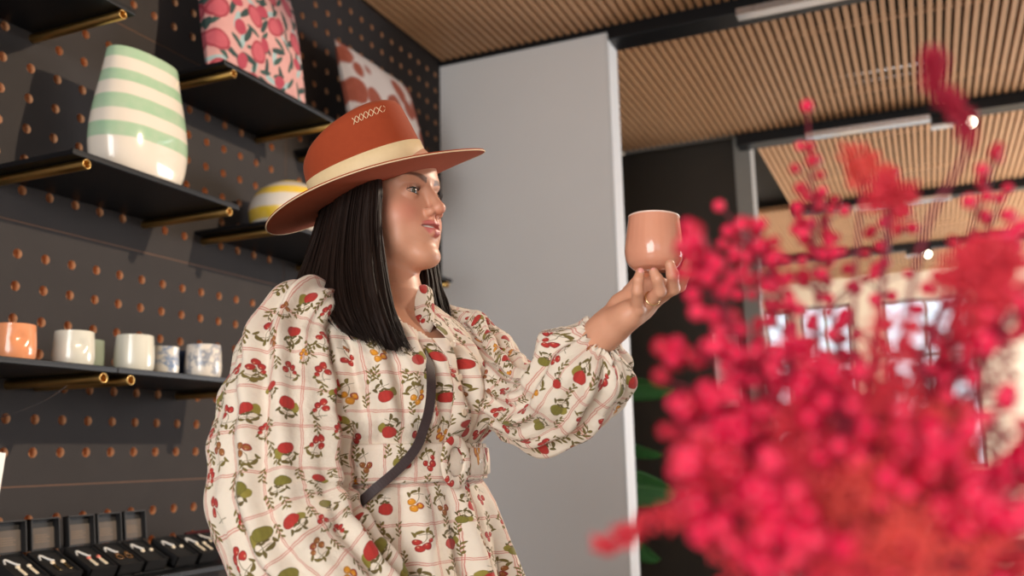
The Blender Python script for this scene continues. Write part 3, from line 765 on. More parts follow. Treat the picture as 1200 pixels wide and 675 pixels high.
    for sg in (-1, 1):
        ld = np.minimum(ld, seg(p, (sg*.0330, .0785, -.0525), (sg*.005, .0942, -.0507))-.0020-.0040*np.clip(1-np.abs(p[:, 0])/.040, 0, 1))
        ld = np.minimum(ld, seg(p, (sg*.0320, .0785, -.0550), (sg*.003, .0933, -.0646))-.0022-.0058*np.clip(1-np.abs(p[:, 0])/.040, 0, 1))
        px_, pz_ = np.abs(p[:, 0]), p[:, 2]; ins = (np.sign(p[:, 0]) == sg)
        bz = .0185+.0060*np.sin(np.clip((px_-.010)/.040, 0, 1)*PI*.70); th = .0042*np.clip(1.15-(px_-.010)/.045, .2, 1)
        bd = np.where(ins & (px_ > .010) & (px_ < .053), np.minimum(bd, np.abs(pz_-bz)-th), bd)
    lips[near] = 1-np.clip((ld+.0006)/.0012, 0, 1); brow[near] = (1-np.clip((bd+.0008)/.0022, 0, 1))*.85
    for sg in (-1, 1): blush = np.maximum(blush, np.exp(-(((q[:, 0]-sg*.044)/.022)**2+((q[:, 2]+.036)/.020)**2))*(q[:, 1] > .02)*.55)
    blush = np.maximum(blush, np.exp(-((q[:, 0]/.013)**2+((q[:, 2]+.038)/.013)**2))*(q[:, 1] > .085)*.45)
    return V, Q, np.stack([lips, blush, brow, np.ones(n)], -1)

person = empty('person', tuple(W(np.array([TC[0], TC[1], 0.0]))))
tag(person, 'woman in a wide rust hat and fruit print dress holding up a peach cup', 'person')
M_skin = newmat('skin', (1, 1, 1), 0.45, 0.0, Subsurface_Weight=0.12, Subsurface_Scale=0.012, Specular_IOR_Level=0.4)
nt = M_skin.node_tree; bsdf(M_skin).inputs['Subsurface Radius'].default_value = (1.0, .35, .2)
at_ = nt.nodes.new('ShaderNodeAttribute'); at_.attribute_name = 'pigment'; sp = nt.nodes.new('ShaderNodeSeparateColor'); nt.links.new(at_.outputs['Color'], sp.inputs[0])
lp, bl_, br_ = [S(nt, sp.outputs[i]) for i in range(3)]
c0 = mixc(nt, noise_tex(nt, coord(nt), 45, 4), srgb(204, 146, 116), srgb(213, 157, 128))
c0 = mixc(nt, bl_, c0, srgb(204, 118, 98)); c0 = mixc(nt, br_, c0, srgb(84, 56, 42)); c0 = mixc(nt, lp, c0, srgb(196, 110, 102)); setcol(M_skin, c0)
bump(M_skin, noise_tex(nt, coord(nt), 420, 3), .0003, .35)
BV, BQ, BC = body_mesh()
body = mesh_obj('body', W(BV), [tuple(q) for q in BQ.tolist()], M_skin, None, True)
ca = body.data.color_attributes.new('pigment', 'FLOAT_COLOR', 'POINT'); ca.data.foreach_set('color', BC.astype(np.float32).ravel())
place(body, person)
# eyes, lashes, teeth
M_eye = newmat('eyeball', (1, 1, 1), 0.08, 0.0, Coat_Weight=.6); nt = M_eye.node_tree
x, y, z = xyz(nt, coord(nt, 'UV')); setcol(M_eye, mixc(nt, x.soft(.18, .02), mixc(nt, x.soft(.50, .03), srgb(176, 164, 156), mixc(nt, noise_tex(nt, coord(nt, 'UV'), 30), srgb(62, 66, 58), srgb(92, 92, 76))), srgb(10, 9, 9)))
M_lash = speckled('lash_hair', srgb(26, 18, 15), srgb(34, 24, 20), .6, 60)
gaze = np.array([.82, -.52, -.10]); gaze /= np.linalg.norm(gaze)
for sg in (-1, 1):
    c = Hd(sg*.031, .0705, -.001); n = 28; th = np.linspace(0, PI, 24); a = np.linspace(0, 2*PI, n, endpoint=False)
    e1 = np.cross(gaze, [0, 0, 1]); e1 /= np.linalg.norm(e1); e2 = np.cross(e1, gaze)
    R = np.array([c+.0131*(np.cos(t)*gaze+np.sin(t)*(np.cos(a)[:, None]*e1+np.sin(a)[:, None]*e2)) for t in th]); uv = [(t, 0.5) for t in th for _ in a]
    mb = MB(); mb.rings(W(R), uv=uv); o = mb.build('eye', M_eye, person, smooth=True, uv=True)
    mb = MB(); xs = np.linspace(-.0136, .0136, 15)
    def lid(x, up): 
        zz = -.0016+up*.0047*math.sqrt(max(0, 1-(x/.0137)**2)); yy = math.sqrt(max(1e-6, .0148**2-x*x-(zz+.001)**2)); return np.array([sg*.031+x, .0705+yy, zz-.0])
    P = np.array([Hd(*lid(x, 1)) for x in xs]); mb.tube(W(P), np.r_[.0004, np.full(13, .00085), .0004], 6)
    for i in range(0, 15):
        p0 = lid(xs[i], 1); dr = np.array([xs[i]*28, .75, .55]); dr /= np.linalg.norm(dr); q = np.linspace(0, 1, 5)
        K = np.array([Hd(*(p0+dr*.0065*t+np.array([0, 0, .0022*t*t]))) for t in q]); mb.tube(W(K), np.linspace(.0005, .0001, 5), 4)
    P = np.array([Hd(*lid(x, -1)) for x in xs]); mb.tube(W(P), .00035, 5)
    mb.build('eyelashes', M_lash, person)
mb = MB(); xs = np.linspace(-.019, .019, 17)
def tt(x): return (x/.022)**2*.009
R = np.array([[Hd(x, .0880-tt(x), -.0520), Hd(x, .0890-tt(x), -.0555), Hd(x, .0875-tt(x), -.0590), Hd(x, .082-tt(x), -.059), Hd(x, .082-tt(x), -.052)] for x in np.linspace(-.022, .022, 19)]); mb.rings(W(R), cap0=True, cap1=True)
mb.build('teeth', speckled('teeth', srgb(232, 224, 212), srgb(224, 214, 200), .2, 200), person, smooth=True)
# nails and ring
M_nail = speckled('nail', srgb(226, 150, 140), srgb(232, 162, 150), .25, 200)
for k in ('pinky', 'ring', 'middle', 'index'):
    A, B = HAND[k][2], HAND[k][3]; d = B-A; d /= np.linalg.norm(d); v = np.array([0.15, -1.0, .1]); v -= d*(v@d); v /= np.linalg.norm(v); sd = np.cross(d, v)
    c = B-d*.0005+v*.0058; mb = MB(); nn = 7; Rg = []
    for i in np.linspace(-1, 1, nn): Rg.append([c+d*.0052*i+sd*j*.0042*math.sqrt(max(.15, 1-.55*i**4))-v*(.0022*j*j+.0012*i*i) for j in np.linspace(-1, 1, 7)])
    mb.rings(W(np.array(Rg)), closed=False); o = mb.build('fingernail', M_nail, person, smooth=True)
    sm = o.modifiers.new('thickness', 'SOLIDIFY'); sm.thickness = .0007; sm.offset = 0
A, B = HAND['ring'][0], HAND['ring'][1]; d = (B-A)/np.linalg.norm(B-A); c = A+(B-A)*.42; e1 = np.cross(d, [0, 0, 1]); e1 /= np.linalg.norm(e1); e2 = np.cross(d, e1)
a = np.linspace(0, 2*PI, 33); mb = MB(); mb.tube(W(c+.0100*(np.cos(a)[:, None]*e1+np.sin(a)[:, None]*e2)), .0011, 8, cap=False); mb.build('finger_ring', M_gold, person, smooth=True)

# ------------------------------------------------------------------ the cup she holds
MUGC = loc(766, 316, 1.243)
def held_cup():
    m = plainglaze('rose_clay_glaze', srgb(206, 140, 112), srgb(216, 152, 124), 30, .14)
    t = empty('held_cup', tuple(W(MUGC))); tag(t, 'rose peach ribbed cup held up in her hand', 'cup')
    K = spline(np.array([[0, .026], [.002, .0295], [.009, .0355], [.020, .0388], [.032, .0388], [.050, .0370], [.066, .0350], [.0715, .0344], [.073, .0333]]), 40)
    pr = [(0, 0)]+[(r, z) for z, r in K]+[(r-.0028, z) for z, r in K[::-1] if .006 < z < .0718]+[(0, .007)]
    mb = MB(); n = 120; a = np.linspace(0, 2*PI, n, endpoint=False); R = []
    for i, (r, z) in enumerate(pr):
        rr = r*(1+(.0028*np.sin(a*26)*(0.03 < z < .069) if i < 41 else 0)) if r > 0 else np.full(n, 1e-5)
        R.append(np.stack([rr*np.cos(a), rr*np.sin(a), np.full(n, z)], -1))
    mb.rings(np.array(R)); o = mb.build('cup_body', m, None, smooth=True); o.parent = t
    mb = MB(); mb.tube(np.stack([.0338*np.cos(np.linspace(0, 2*PI, 49)), .0338*np.sin(np.linspace(0, 2*PI, 49)), np.full(49, .0728)], -1), .0013, 8, cap=False)
    o = mb.build('cup_rim', plainglaze('pale_rim_glaze', srgb(232, 200, 184), srgb(238, 210, 196)), None, smooth=True); o.parent = t
    axis_ = Vector(W(np.array([0, 1, 0.]))-W(np.array([0, 0, 0.]))); t.rotation_mode = 'QUATERNION'
    from mathutils import Quaternion
    t.rotation_quaternion = Quaternion(axis_, math.radians(3.0))
held_cup()

# ------------------------------------------------------------------ printed cotton
def print_cloth(name):
    m = newmat(name, (1, 1, 1), 0.85, 0.0, Sheen_Weight=.15, Subsurface_Weight=.05, Subsurface_Scale=.01); nt = m.node_tree
    u0_, v0_, _ = xyz(nt, coord(nt, 'UV'))
    n1 = noise_tex(nt, coord(nt, 'UV'), 55.0, 2); n2 = noise_tex(nt, combine(nt, v0_, u0_, 5.0), 55.0, 2)
    u = u0_+(n1-.5)*.006; v = v0_+(n2-.5)*.006
    weave = noise_tex(nt, coord(nt, 'UV'), 900.0, 1)
    col = mixc(nt, noise_tex(nt, coord(nt, 'UV'), 35, 3), srgb(219, 203, 184), srgb(229, 214, 196))
    CU, CV = .044, .051
    red, dred, och, olv, brn = srgb(176, 44, 36), srgb(136, 30, 32), srgb(214, 142, 28), srgb(120, 112, 40), srgb(150, 92, 42)
    leaf, leafd = srgb(112, 96, 40), srgb(92, 78, 38)
    # checks: pairs of thin rose lines
    for c, w in ((u/CU, CU), (v/CV, CV)):
        q = (c.frac()-.5).abs()*w              # .5 cell edge = w/2
        dd = (w/2-q)
        ln = (dd-.0012).abs().soft(.0005, .0003); col = mixc(nt, ln*.8, col, srgb(190, 104, 92))
        col = mixc(nt, dd.soft(.0022, .0008)*.16, col, srgb(206, 140, 126))
    def motif(col, ou, ov, seed, su, sv, sc, thr):
        cu_ = u/su+ou; cv_ = v/sv+ov; i, j = cu_.floor(), cv_.floor(); h = white(nt, i, j, seed); g = white(nt, i, j, seed+7.3)
        px = (cu_-i-.5+(h[0]-.5)*.22)*(su/sc); py = (cv_-j-.5+(h[1]-.5)*.2)*(sv/sc)
        on = white(nt, i, j, seed+3.1)[0].lt(thr); px = px+(1.0-on)*.5
        px, py = px+py*(h[1]-.5)*.9, py-px*(h[1]-.5)*.9
        flip = g[2].gt(.5)*2.0-1.0; px = px*flip
        # twig and leaves
        wig = px-(py*260).sin()*.0012
        tw = wig.abs().soft(.0006, .0004)*((py-.006).abs().soft(.0095, .0012))
        tw2 = (py-.0125-px*.3).abs().soft(.0006, .0004)*px.abs().soft(.0085, .001)
        col = mixc(nt, tw.max(tw2)*.75, col, leafd)
        for (lx, ly, an, L, wd) in ((-.008, .0145, .6, .0062, .0024), (.0075, .0165, -.5, .0064, .0026), (.0125, .0095, .9, .0046, .0020), (-.0128, .0085, -.8, .0048, .0020), (0.0, .0195, 1.4, .005, .0022)):
            c, s_ = math.cos(an), math.sin(an); qx = (px-lx)*c+(py-ly)*s_; qy = (py-ly)*c-(px-lx)*s_
            d = hyp(qx/L, (qy+qx*qx*40.0)/wd); lm = d.soft(1.0, .16)*g[1 if lx > 0 else 0].gt(.22)
            col = mixc(nt, lm, col, mixc(nt, h[2], leaf, leafd))
        # fruit
        pick = h[2]; small = pick.lt(.56); bigm = 1.0-small
        fc = mixc(nt, g[0].gt(.60), red, brn); fc = mixc(nt, g[0].gt(.80), fc, och)
        shade = noise_tex(nt, combine(nt, u*1.0, v*1.0, 2.0), 190, 2)
        for (x, y, r) in ((-.0062, -.002, .0052), (.0060, -.0055, .0056), (-.001, -.0115, .0054), (.0085, .0035, .0040)):
            d = hyp(px-x, py-y); hl = hyp(px-x+.0018, py-y-.002)
            cc = mixc(nt, d.soft(r*.62, r*.3), dred if r > .0055 else mixc(nt, .35, fc, srgb(70, 30, 20)), fc)
            cc = mixc(nt, hl.soft(.0010, .0007)*.5, cc, srgb(240, 190, 150))
            k = small*d.soft(r, .0005)
            if r < .0045: k = k*g[1].gt(.5)
            col = mixc(nt, k, col, cc)
        bc = mixc(nt, g[1].gt(.72), red, olv)
        sx, sy = px+.0015, py+.004
        d = hyp(sx/.0118, sy/.0092); seg = ((sx*520).sin().abs()*.35+.65)
        k = bigm*d.soft(1.0, .06); cc = mixc(nt, (d.soft(.9, .25))*seg, mixc(nt, .4, bc, srgb(60, 30, 20)), bc)
        d2 = hyp((px-.0112)/.0066, (py-.001)/.0072); col = mixc(nt, bigm*d2.soft(1.0, .08)*g[0].gt(.35), col, mixc(nt, shade, olv, srgb(150, 134, 56)))
        col = mixc(nt, k, col, cc)
        for (x, y) in ((-.004, .0055), (.0, .0075), (.004, .0055)):
            col = mixc(nt, bigm*hyp((px-x)/.0034, (py-y)/.0016).soft(1.0, .2), col, leafd)
        return col
    def sprig(col, ou, ov, seed, su, sv):
        cu_ = u/su+ou; cv_ = v/sv+ov; i, j = cu_.floor(), cv_.floor(); h = white(nt, i, j, seed)
        px = (cu_-i-.5+(h[0]-.5)*.4)*su; py = (cv_-j-.5+(h[1]-.5)*.4)*sv; on = h[2].gt(.45)
        px = px-py*py*60.0*(h[0]-.5)*2.0
        for k in range(-1, 2):
            for sg in (-1, 1):
                qx = px-sg*.0026; qy = py-k*.0062-sg*.0015
                rx = qx*.70+qy*.71*sg; ry = qy*.70-qx*.71*sg
                col = mixc(nt, on*hyp(rx/.0034, ry/.0014).soft(1.0, .2), col, leaf)
        return mixc(nt, on*px.abs().soft(.0004, .0003)*py.abs().soft(.010, .001), col, leafd)
    col = sprig(col, .5, .25, 21., CU, CV/1.5)
    col = sprig(col, .12, .6, 33., CU*1.0, CV)
    col = motif(col, 0., 0., 1., CU, CV, .86, 1.1)
    col = motif(col, .5, .5, 11., CU, CV, .62, .38)
    setcol(m, col)
    # crumpled crease shading from real relief, plus weave
    cr = noise_tex(nt, coord(nt, 'UV'), 48.0, 3, .55)
    bump(m, cr*1.0+weave*.05, .0045, .7)
    return m
M_cloth = print_cloth('fruit_print_cotton')

def dress_pt(phi, z, off=0.0, fold=True):
    phi = np.asarray(phi, float); z = np.asarray(z, float); a, b, c = dimsz(z)
    s = np.sin(phi); co_ = np.cos(phi); bf = np.where(co_ > 0, b, c)
    R0 = np.ones_like(phi*z)
    if fold:
        g = np.clip((1.345-z)/.03, 0, 1)*np.clip((z-1.165)/.06, 0, 1)
        f = .0078*g*(np.sin(phi*19+3*np.sin(z*21))+.6*np.sin(phi*37+1.3+z*14))
        k = np.clip((1.125-z)/.25, 0, 1); k2 = np.clip((1.122-z)/.02, 0, 1)
        f = f+k2*(.0035+.016*k)*(np.sin(phi*15+1.6*np.sin(z*6))+.5*np.sin(phi*27+z*5))
        bl = np.exp(-((z-1.205)/.028)**2)*.008
        bust = .016*np.exp(-((z-1.262)/.042)**2)*(np.exp(-((phi-.62)/.34)**2)+np.exp(-((phi+.62)/.34)**2)-.35*np.exp(-(phi/.22)**2))
        off = off+f+bl+bust
    return T((a+off)*s, (bf+off)*co_, z*R0)
def build_dress():
    n = 300; phi = np.linspace(-PI, PI, n, endpoint=False)
    zs = np.r_[np.linspace(.30, .95, 30, endpoint=False), np.linspace(.95, 1.40, 150)]
    R = np.array([dress_pt(phi, np.full(n, z)) for z in zs])
    mb = MB(); V = R.reshape(-1, 3); f = []; uv = []; 
    for i, z in enumerate(zs):
        for j in range(n): uv.append((phi[j]*.165+.0, z+.01))
    for i in range(len(zs)-1):
        zm = (zs[i]+zs[i+1])/2
        for j in range(n):
            j2 = (j+1) % n; p = phi[j]
            if zm > 1.322 and -.12-(zm-1.322)*9.0 < p < .02+(zm-1.322)*1.2: continue          # open neckline
            f.append((i*n+j, i*n+j2, (i+1)*n+j2, (i+1)*n+j))
    mb.add(W(V), f, uv)
    o = mb.build('dress', M_cloth, person, smooth=True, uv=True)
    sm = o.modifiers.new('thickness', 'SOLIDIFY'); sm.thickness = .0012; sm.offset = 1
    return o
dress = build_dress()
def sleeve(name, K, folds, seed, ncuff=None, n=110, m=150, amp=.006):
    """K rows: R D Z radius"""
    P = spline(np.array(K), m); rad = P[:, 3]; P = P[:, :3]
    Rg = tube_rings(P, rad, n, up=None); ang = np.linspace(0, 2*PI, n, endpoint=False); L = np.r_[0, np.cumsum(np.linalg.norm(np.diff(P, axis=0), axis=1))]
    amp *= 1.8; r_ = np.random.default_rng(seed); q = np.linspace(0, 1, m); uv = []
    ph = r_.uniform(0, 6.28, 6)
    for i in range(m):
        end = np.exp(-q[i]/.10)+ (np.exp(-(1-q[i])/.09) if ncuff else 0)
        w = amp*(.55*np.sin(ang*folds+ph[0]+2.2*math.sin(q[i]*5+ph[1]))+.45*np.sin(ang*(folds+4)+ph[2]-2*math.sin(q[i]*7+ph[3]))+.35*np.sin(ang*3+ph[4]+q[i]*9))
        w = w+.0040*end*np.sin(ang*24+ph[5]) + .0028*np.sin(L[i]*95+2.4*np.sin(ang+ph[1])+ang*2)
        w = w*min(1, .35+q[i]*4)
        Rg[i] += (Rg[i]-P[i])/max(rad[i], .02)*w[:, None]
        for j in range(n): uv.append((ang[j]*.080+seed*.37, L[i]+seed*.21))
    mb = MB(); mb.rings(W(Rg), uv=uv)
    o = mb.build(name, M_cloth, None, smooth=True, uv=True); place(o, dress)
    sm = o.modifiers.new('thickness', 'SOLIDIFY'); sm.thickness = .001; sm.offset = 1
    return o
tsh = lambda s, f, z, r: list(T(s, f, z))+[r]
sleeve('sleeve', [tsh(-.110, .0, 1.372, .030), tsh(-.150, .005, 1.352, .058), [-.309, 1.312, 1.31, .068], [-.312, 1.292, 1.25, .077], [-.312, 1.272, 1.17, .085], [-.305, 1.258, 1.09, .088], [-.27, 1.248, 1.03, .086], [-.215, 1.246, .985, .070], [-.17, 1.258, .955, .045]], 9, 3)
lc = loc(705, 399, 1.290); lw = loc(709, 388, 1.283); dW = lw-np.array([.018, 1.405, 1.200]); dW /= np.linalg.norm(dW)
def lq(t, dz, r): return list(lc-dW*t+np.array([0, 0, dz]))+[r]
sleeve('sleeve', [tsh(.105, .0, 1.376, .030), tsh(.145, .005, 1.350, .055), [-.066, 1.553, 1.320, .060], [-.035, 1.500, 1.274, .058], [.000, 1.430, 1.232, .055], [.035, 1.388, 1.214, .056], [.068, 1.355, 1.228, .063], lq(.062, -.012, .071), lq(.036, -.008, .069), lq(.018, -.003, .056), lq(.006, 0, .038), lq(-.004, 0, .0295)], 9, 5, ncuff=True, amp=.0055)
# collar: a stand and two pointed leaves
def collar(sg):
    back = [(.999*PI, .062, 1.412, .086, 1.388), (2.5, .062, 1.410, .088, 1.386), (1.9, .062, 1.406, .090, 1.380)]
    Ki = [T(sg*r*math.sin(p), r*math.cos(p), z) for p, r, z, _, _ in back]; Ko = [T(sg*r*math.sin(p), r*math.cos(p), z) for p, _, _, r, z in back]
    if sg > 0:
        Ki += [loc(*q) for q in ((482, 336, 1.440), (485, 362, 1.416), (487, 384, 1.399), (488.5, 399, 1.390))]; Ko += [loc(*q) for q in ((501, 338, 1.462), (507, 362, 1.425), (505, 385, 1.402), (491, 404, 1.386))]
    else:
        Ki += [loc(*q) for q in ((449, 344, 1.378), (459, 361, 1.374), (474, 382, 1.378), (487.5, 399, 1.388))]; Ko += [loc(*q) for q in ((441, 356, 1.352), (455, 386, 1.346), (472, 402, 1.356), (487, 403, 1.382))]
    n = 44; A_ = spline(np.array(Ki), n); B_ = spline(np.array(Ko), n); C0 = T(0, 0, 0); R = []; uv = []
    for i in range(n):
        a_, b_ = A_[i], B_[i]; outw = (a_+b_)/2-C0; outw[2] = 0; outw /= np.linalg.norm(outw); row = [a_-np.array([0, 0, .022])-outw*.001, a_-np.array([0, 0, .010])]
        for t in np.linspace(0, 1, 7): row.append(a_*(1-t)+b_*t+outw*(.0045*math.sin(PI*min(1, t*1.15))+.003)+np.array([0, 0, .004*math.sin(PI*t)]))
        R.append(row); uv += [(i/n*.2+sg*.31, k*.006) for k in range(9)]
    mb = MB(); mb.rings(W(np.array(R)), closed=False, uv=uv); o = mb.build('collar', M_cloth, None, smooth=True, uv=True); place(o, dress)
    sm = o.modifiers.new('thickness', 'SOLIDIFY'); sm.thickness = .0016; sm.offset = 0
for sg in (-1, 1): collar(sg)
# button band and buttons down the front
def placket():
    zs = np.linspace(1.168, 1.322, 40); mb = MB(); R = []
    for z in zs: R.append([dress_pt(np.array(p), np.array(z), o_)for p, o_ in ((-.085, .0015), (-.075, .0042), (0, .005), (.075, .0042), (.085, .0015))])
    mb.rings(W(np.array(R)), closed=False, uv=[(k*.006, z) for z in zs for k in range(5)]); o = mb.build('button_band', M_cloth, None, smooth=True, uv=True); place(o, dress)
    Mb = speckled('shell_button', srgb(226, 206, 180), srgb(212, 190, 164), .3, 90)
    for z in (1.312, 1.262, 1.212):
        c = W(dress_pt(np.array(.0), np.array(z), .007)); d = Vector(W(np.append(TF, 0))-W(np.zeros(3))); Rm = d.to_track_quat('Z', 'Y').to_matrix()
        mb = MB(); mb.lathe([(0, 0), (.0048, 0), (.0052, .0012), (.0048, .0022), (.003, .0018), (0, .0018)], c, 20, rot=Rm); o = mb.build('button', Mb, None, smooth=True); place(o, dress)
placket()
def belt():
    n = 160; phi = np.linspace(-PI, PI, n, endpoint=False); R = []; uv = []
    for z, o_ in ((1.116, .003), (1.117, .0115), (1.120, .0130), (1.143, .0135), (1.166, .0130), (1.169, .0115), (1.170, .003)):
        R.append(dress_pt(phi, np.full(n, z), o_, fold=False)); uv += [(p*.16+.02, z) for p in phi]
    mb = MB(); mb.rings(W(np.array(R)), uv=uv); o = mb.build('belt', M_cloth, None, smooth=True, uv=True); place(o, dress)
    # round covered buckle
    pc = -.02; c = dress_pt(np.array(pc), np.array(1.143), .019, fold=False); sd = np.append(TL, 0); up = np.array([0, 0, 1.]); fw = np.append(TF, 0)
    a = np.linspace(0, 2*PI, 49); mb = MB(); rr = .026; Rg = []; uv = []
    for t in a[:-1]:
        ring = []
        for k in np.linspace(0, 2*PI, 13)[:-1]:
            r = rr+.0075*math.cos(k); ring.append(c+sd*r*.88*math.cos(t)+up*r*1.12*math.sin(t)+fw*.0035*math.sin(k)); uv.append((r*math.cos(t)+.3, r*math.sin(t)+.1))
        Rg.append(ring)
    Rg.append(Rg[0]); uv += uv[:12]; mb.rings(W(np.array(Rg)), uv=uv); o2 = mb.build('belt_buckle', M_cloth, None, smooth=True, uv=True); place(o2, dress)
    mb = MB(); R = []; uv = []
    for p in np.linspace(pc-.1, .85, 30): R.append([dress_pt(np.array(p), np.array(z), o_, fold=False) for z, o_ in ((1.122, .013), (1.124, .0175), (1.143, .0185), (1.162, .0175), (1.164, .013))]); uv += [(p*.16+.5, z) for z in np.linspace(.3, .34, 5)]
    mb.rings(W(np.array(R)), closed=False, uv=uv); o3 = mb.build('belt_tail', M_cloth, None, smooth=True, uv=True); place(o3, dress)
    Mh = speckled('eyelet_metal', (.8, .78, .74), (.7, .68, .64), .3, 80, metal=1.0)
    for p in (pc+.08, .36, -.9):
        q = dress_pt(np.array(p), np.array(1.143), .0192 if p > -.5 else .0142, fold=False); a = np.linspace(0, 2*PI, 17); mb = MB()
        mb.tube(W(q+sd*.0026*np.cos(a)[:, None]+up*.0026*np.sin(a)[:, None]), .0007, 6, cap=False); o4 = mb.build('eyelet', Mh, None, smooth=True); place(o4, o if False else dress)
belt()
# crossbody strap lying on the dress
def strap():
    px = [(493, 383), (497, 400), (501, 430), (503, 460), (501, 485), (490, 515), (470, 545), (450, 567), (432, 587), (415, 602)]
    bvh = BVHTree.FromObject(dress, bpy.context.evaluated_depsgraph_get()); Mi = (parent_world(dress)).inverted()
    P = []; N = []
    for x, y in px:
        w = cf+cr*(x-600)/FPX-cu*(y-337.5)/FPX; h = bvh.ray_cast(Mi @ Vector(CAM), (Mi.to_3x3() @ Vector(w)).normalized())
        if h[0] is not None: P.append(np.array(Mi.inverted() @ h[0])); N.append(np.array(h[1]))
    Q = spline(np.array(P), 70); Nn = spline(np.array(N), 70); Rg = []
    for k in range(60): Q[1:-1] = (Q[:-2]+Q[1:-1]*2+Q[2:])/4
    tg = np.gradient(Q, axis=0); Nf = Nn.copy()
    for k in range(200): Nf[1:-1] = (Nf[:-2]+Nf[1:-1]*2+Nf[2:])/4
    for i in range(70):
        nrm = Nf[i]/np.linalg.norm(Nf[i]); t = tg[i]/np.linalg.norm(tg[i]); sd = np.cross(t, nrm); sd /= np.linalg.norm(sd); c = Q[i]+nrm*(.008+.0105/(1+math.exp((Q[i][2]-1.180)/.005))/(1+math.exp((1.100-Q[i][2])/.006)))
        Rg.append([c+sd*.0068, c+sd*.0068+nrm*.0022, c-sd*.0068+nrm*.0022, c-sd*.0068])
    mb = MB(); mb.rings(np.array(Rg), cap0=True, cap1=True); mb.build('bag_strap', speckled('dark_webbing', srgb(44, 30, 30), srgb(58, 42, 42), .6, 260), person)
strap()
# fine necklace
mb = MB(); th = np.linspace(-1.9, 1.9, 50); Pn = []
for t in th: Pn.append(T(.060*math.sin(t), .006+.058*math.cos(t)+.012*max(0, math.cos(t))**3, 1.393-.040*max(0, math.cos(t))**1.5))

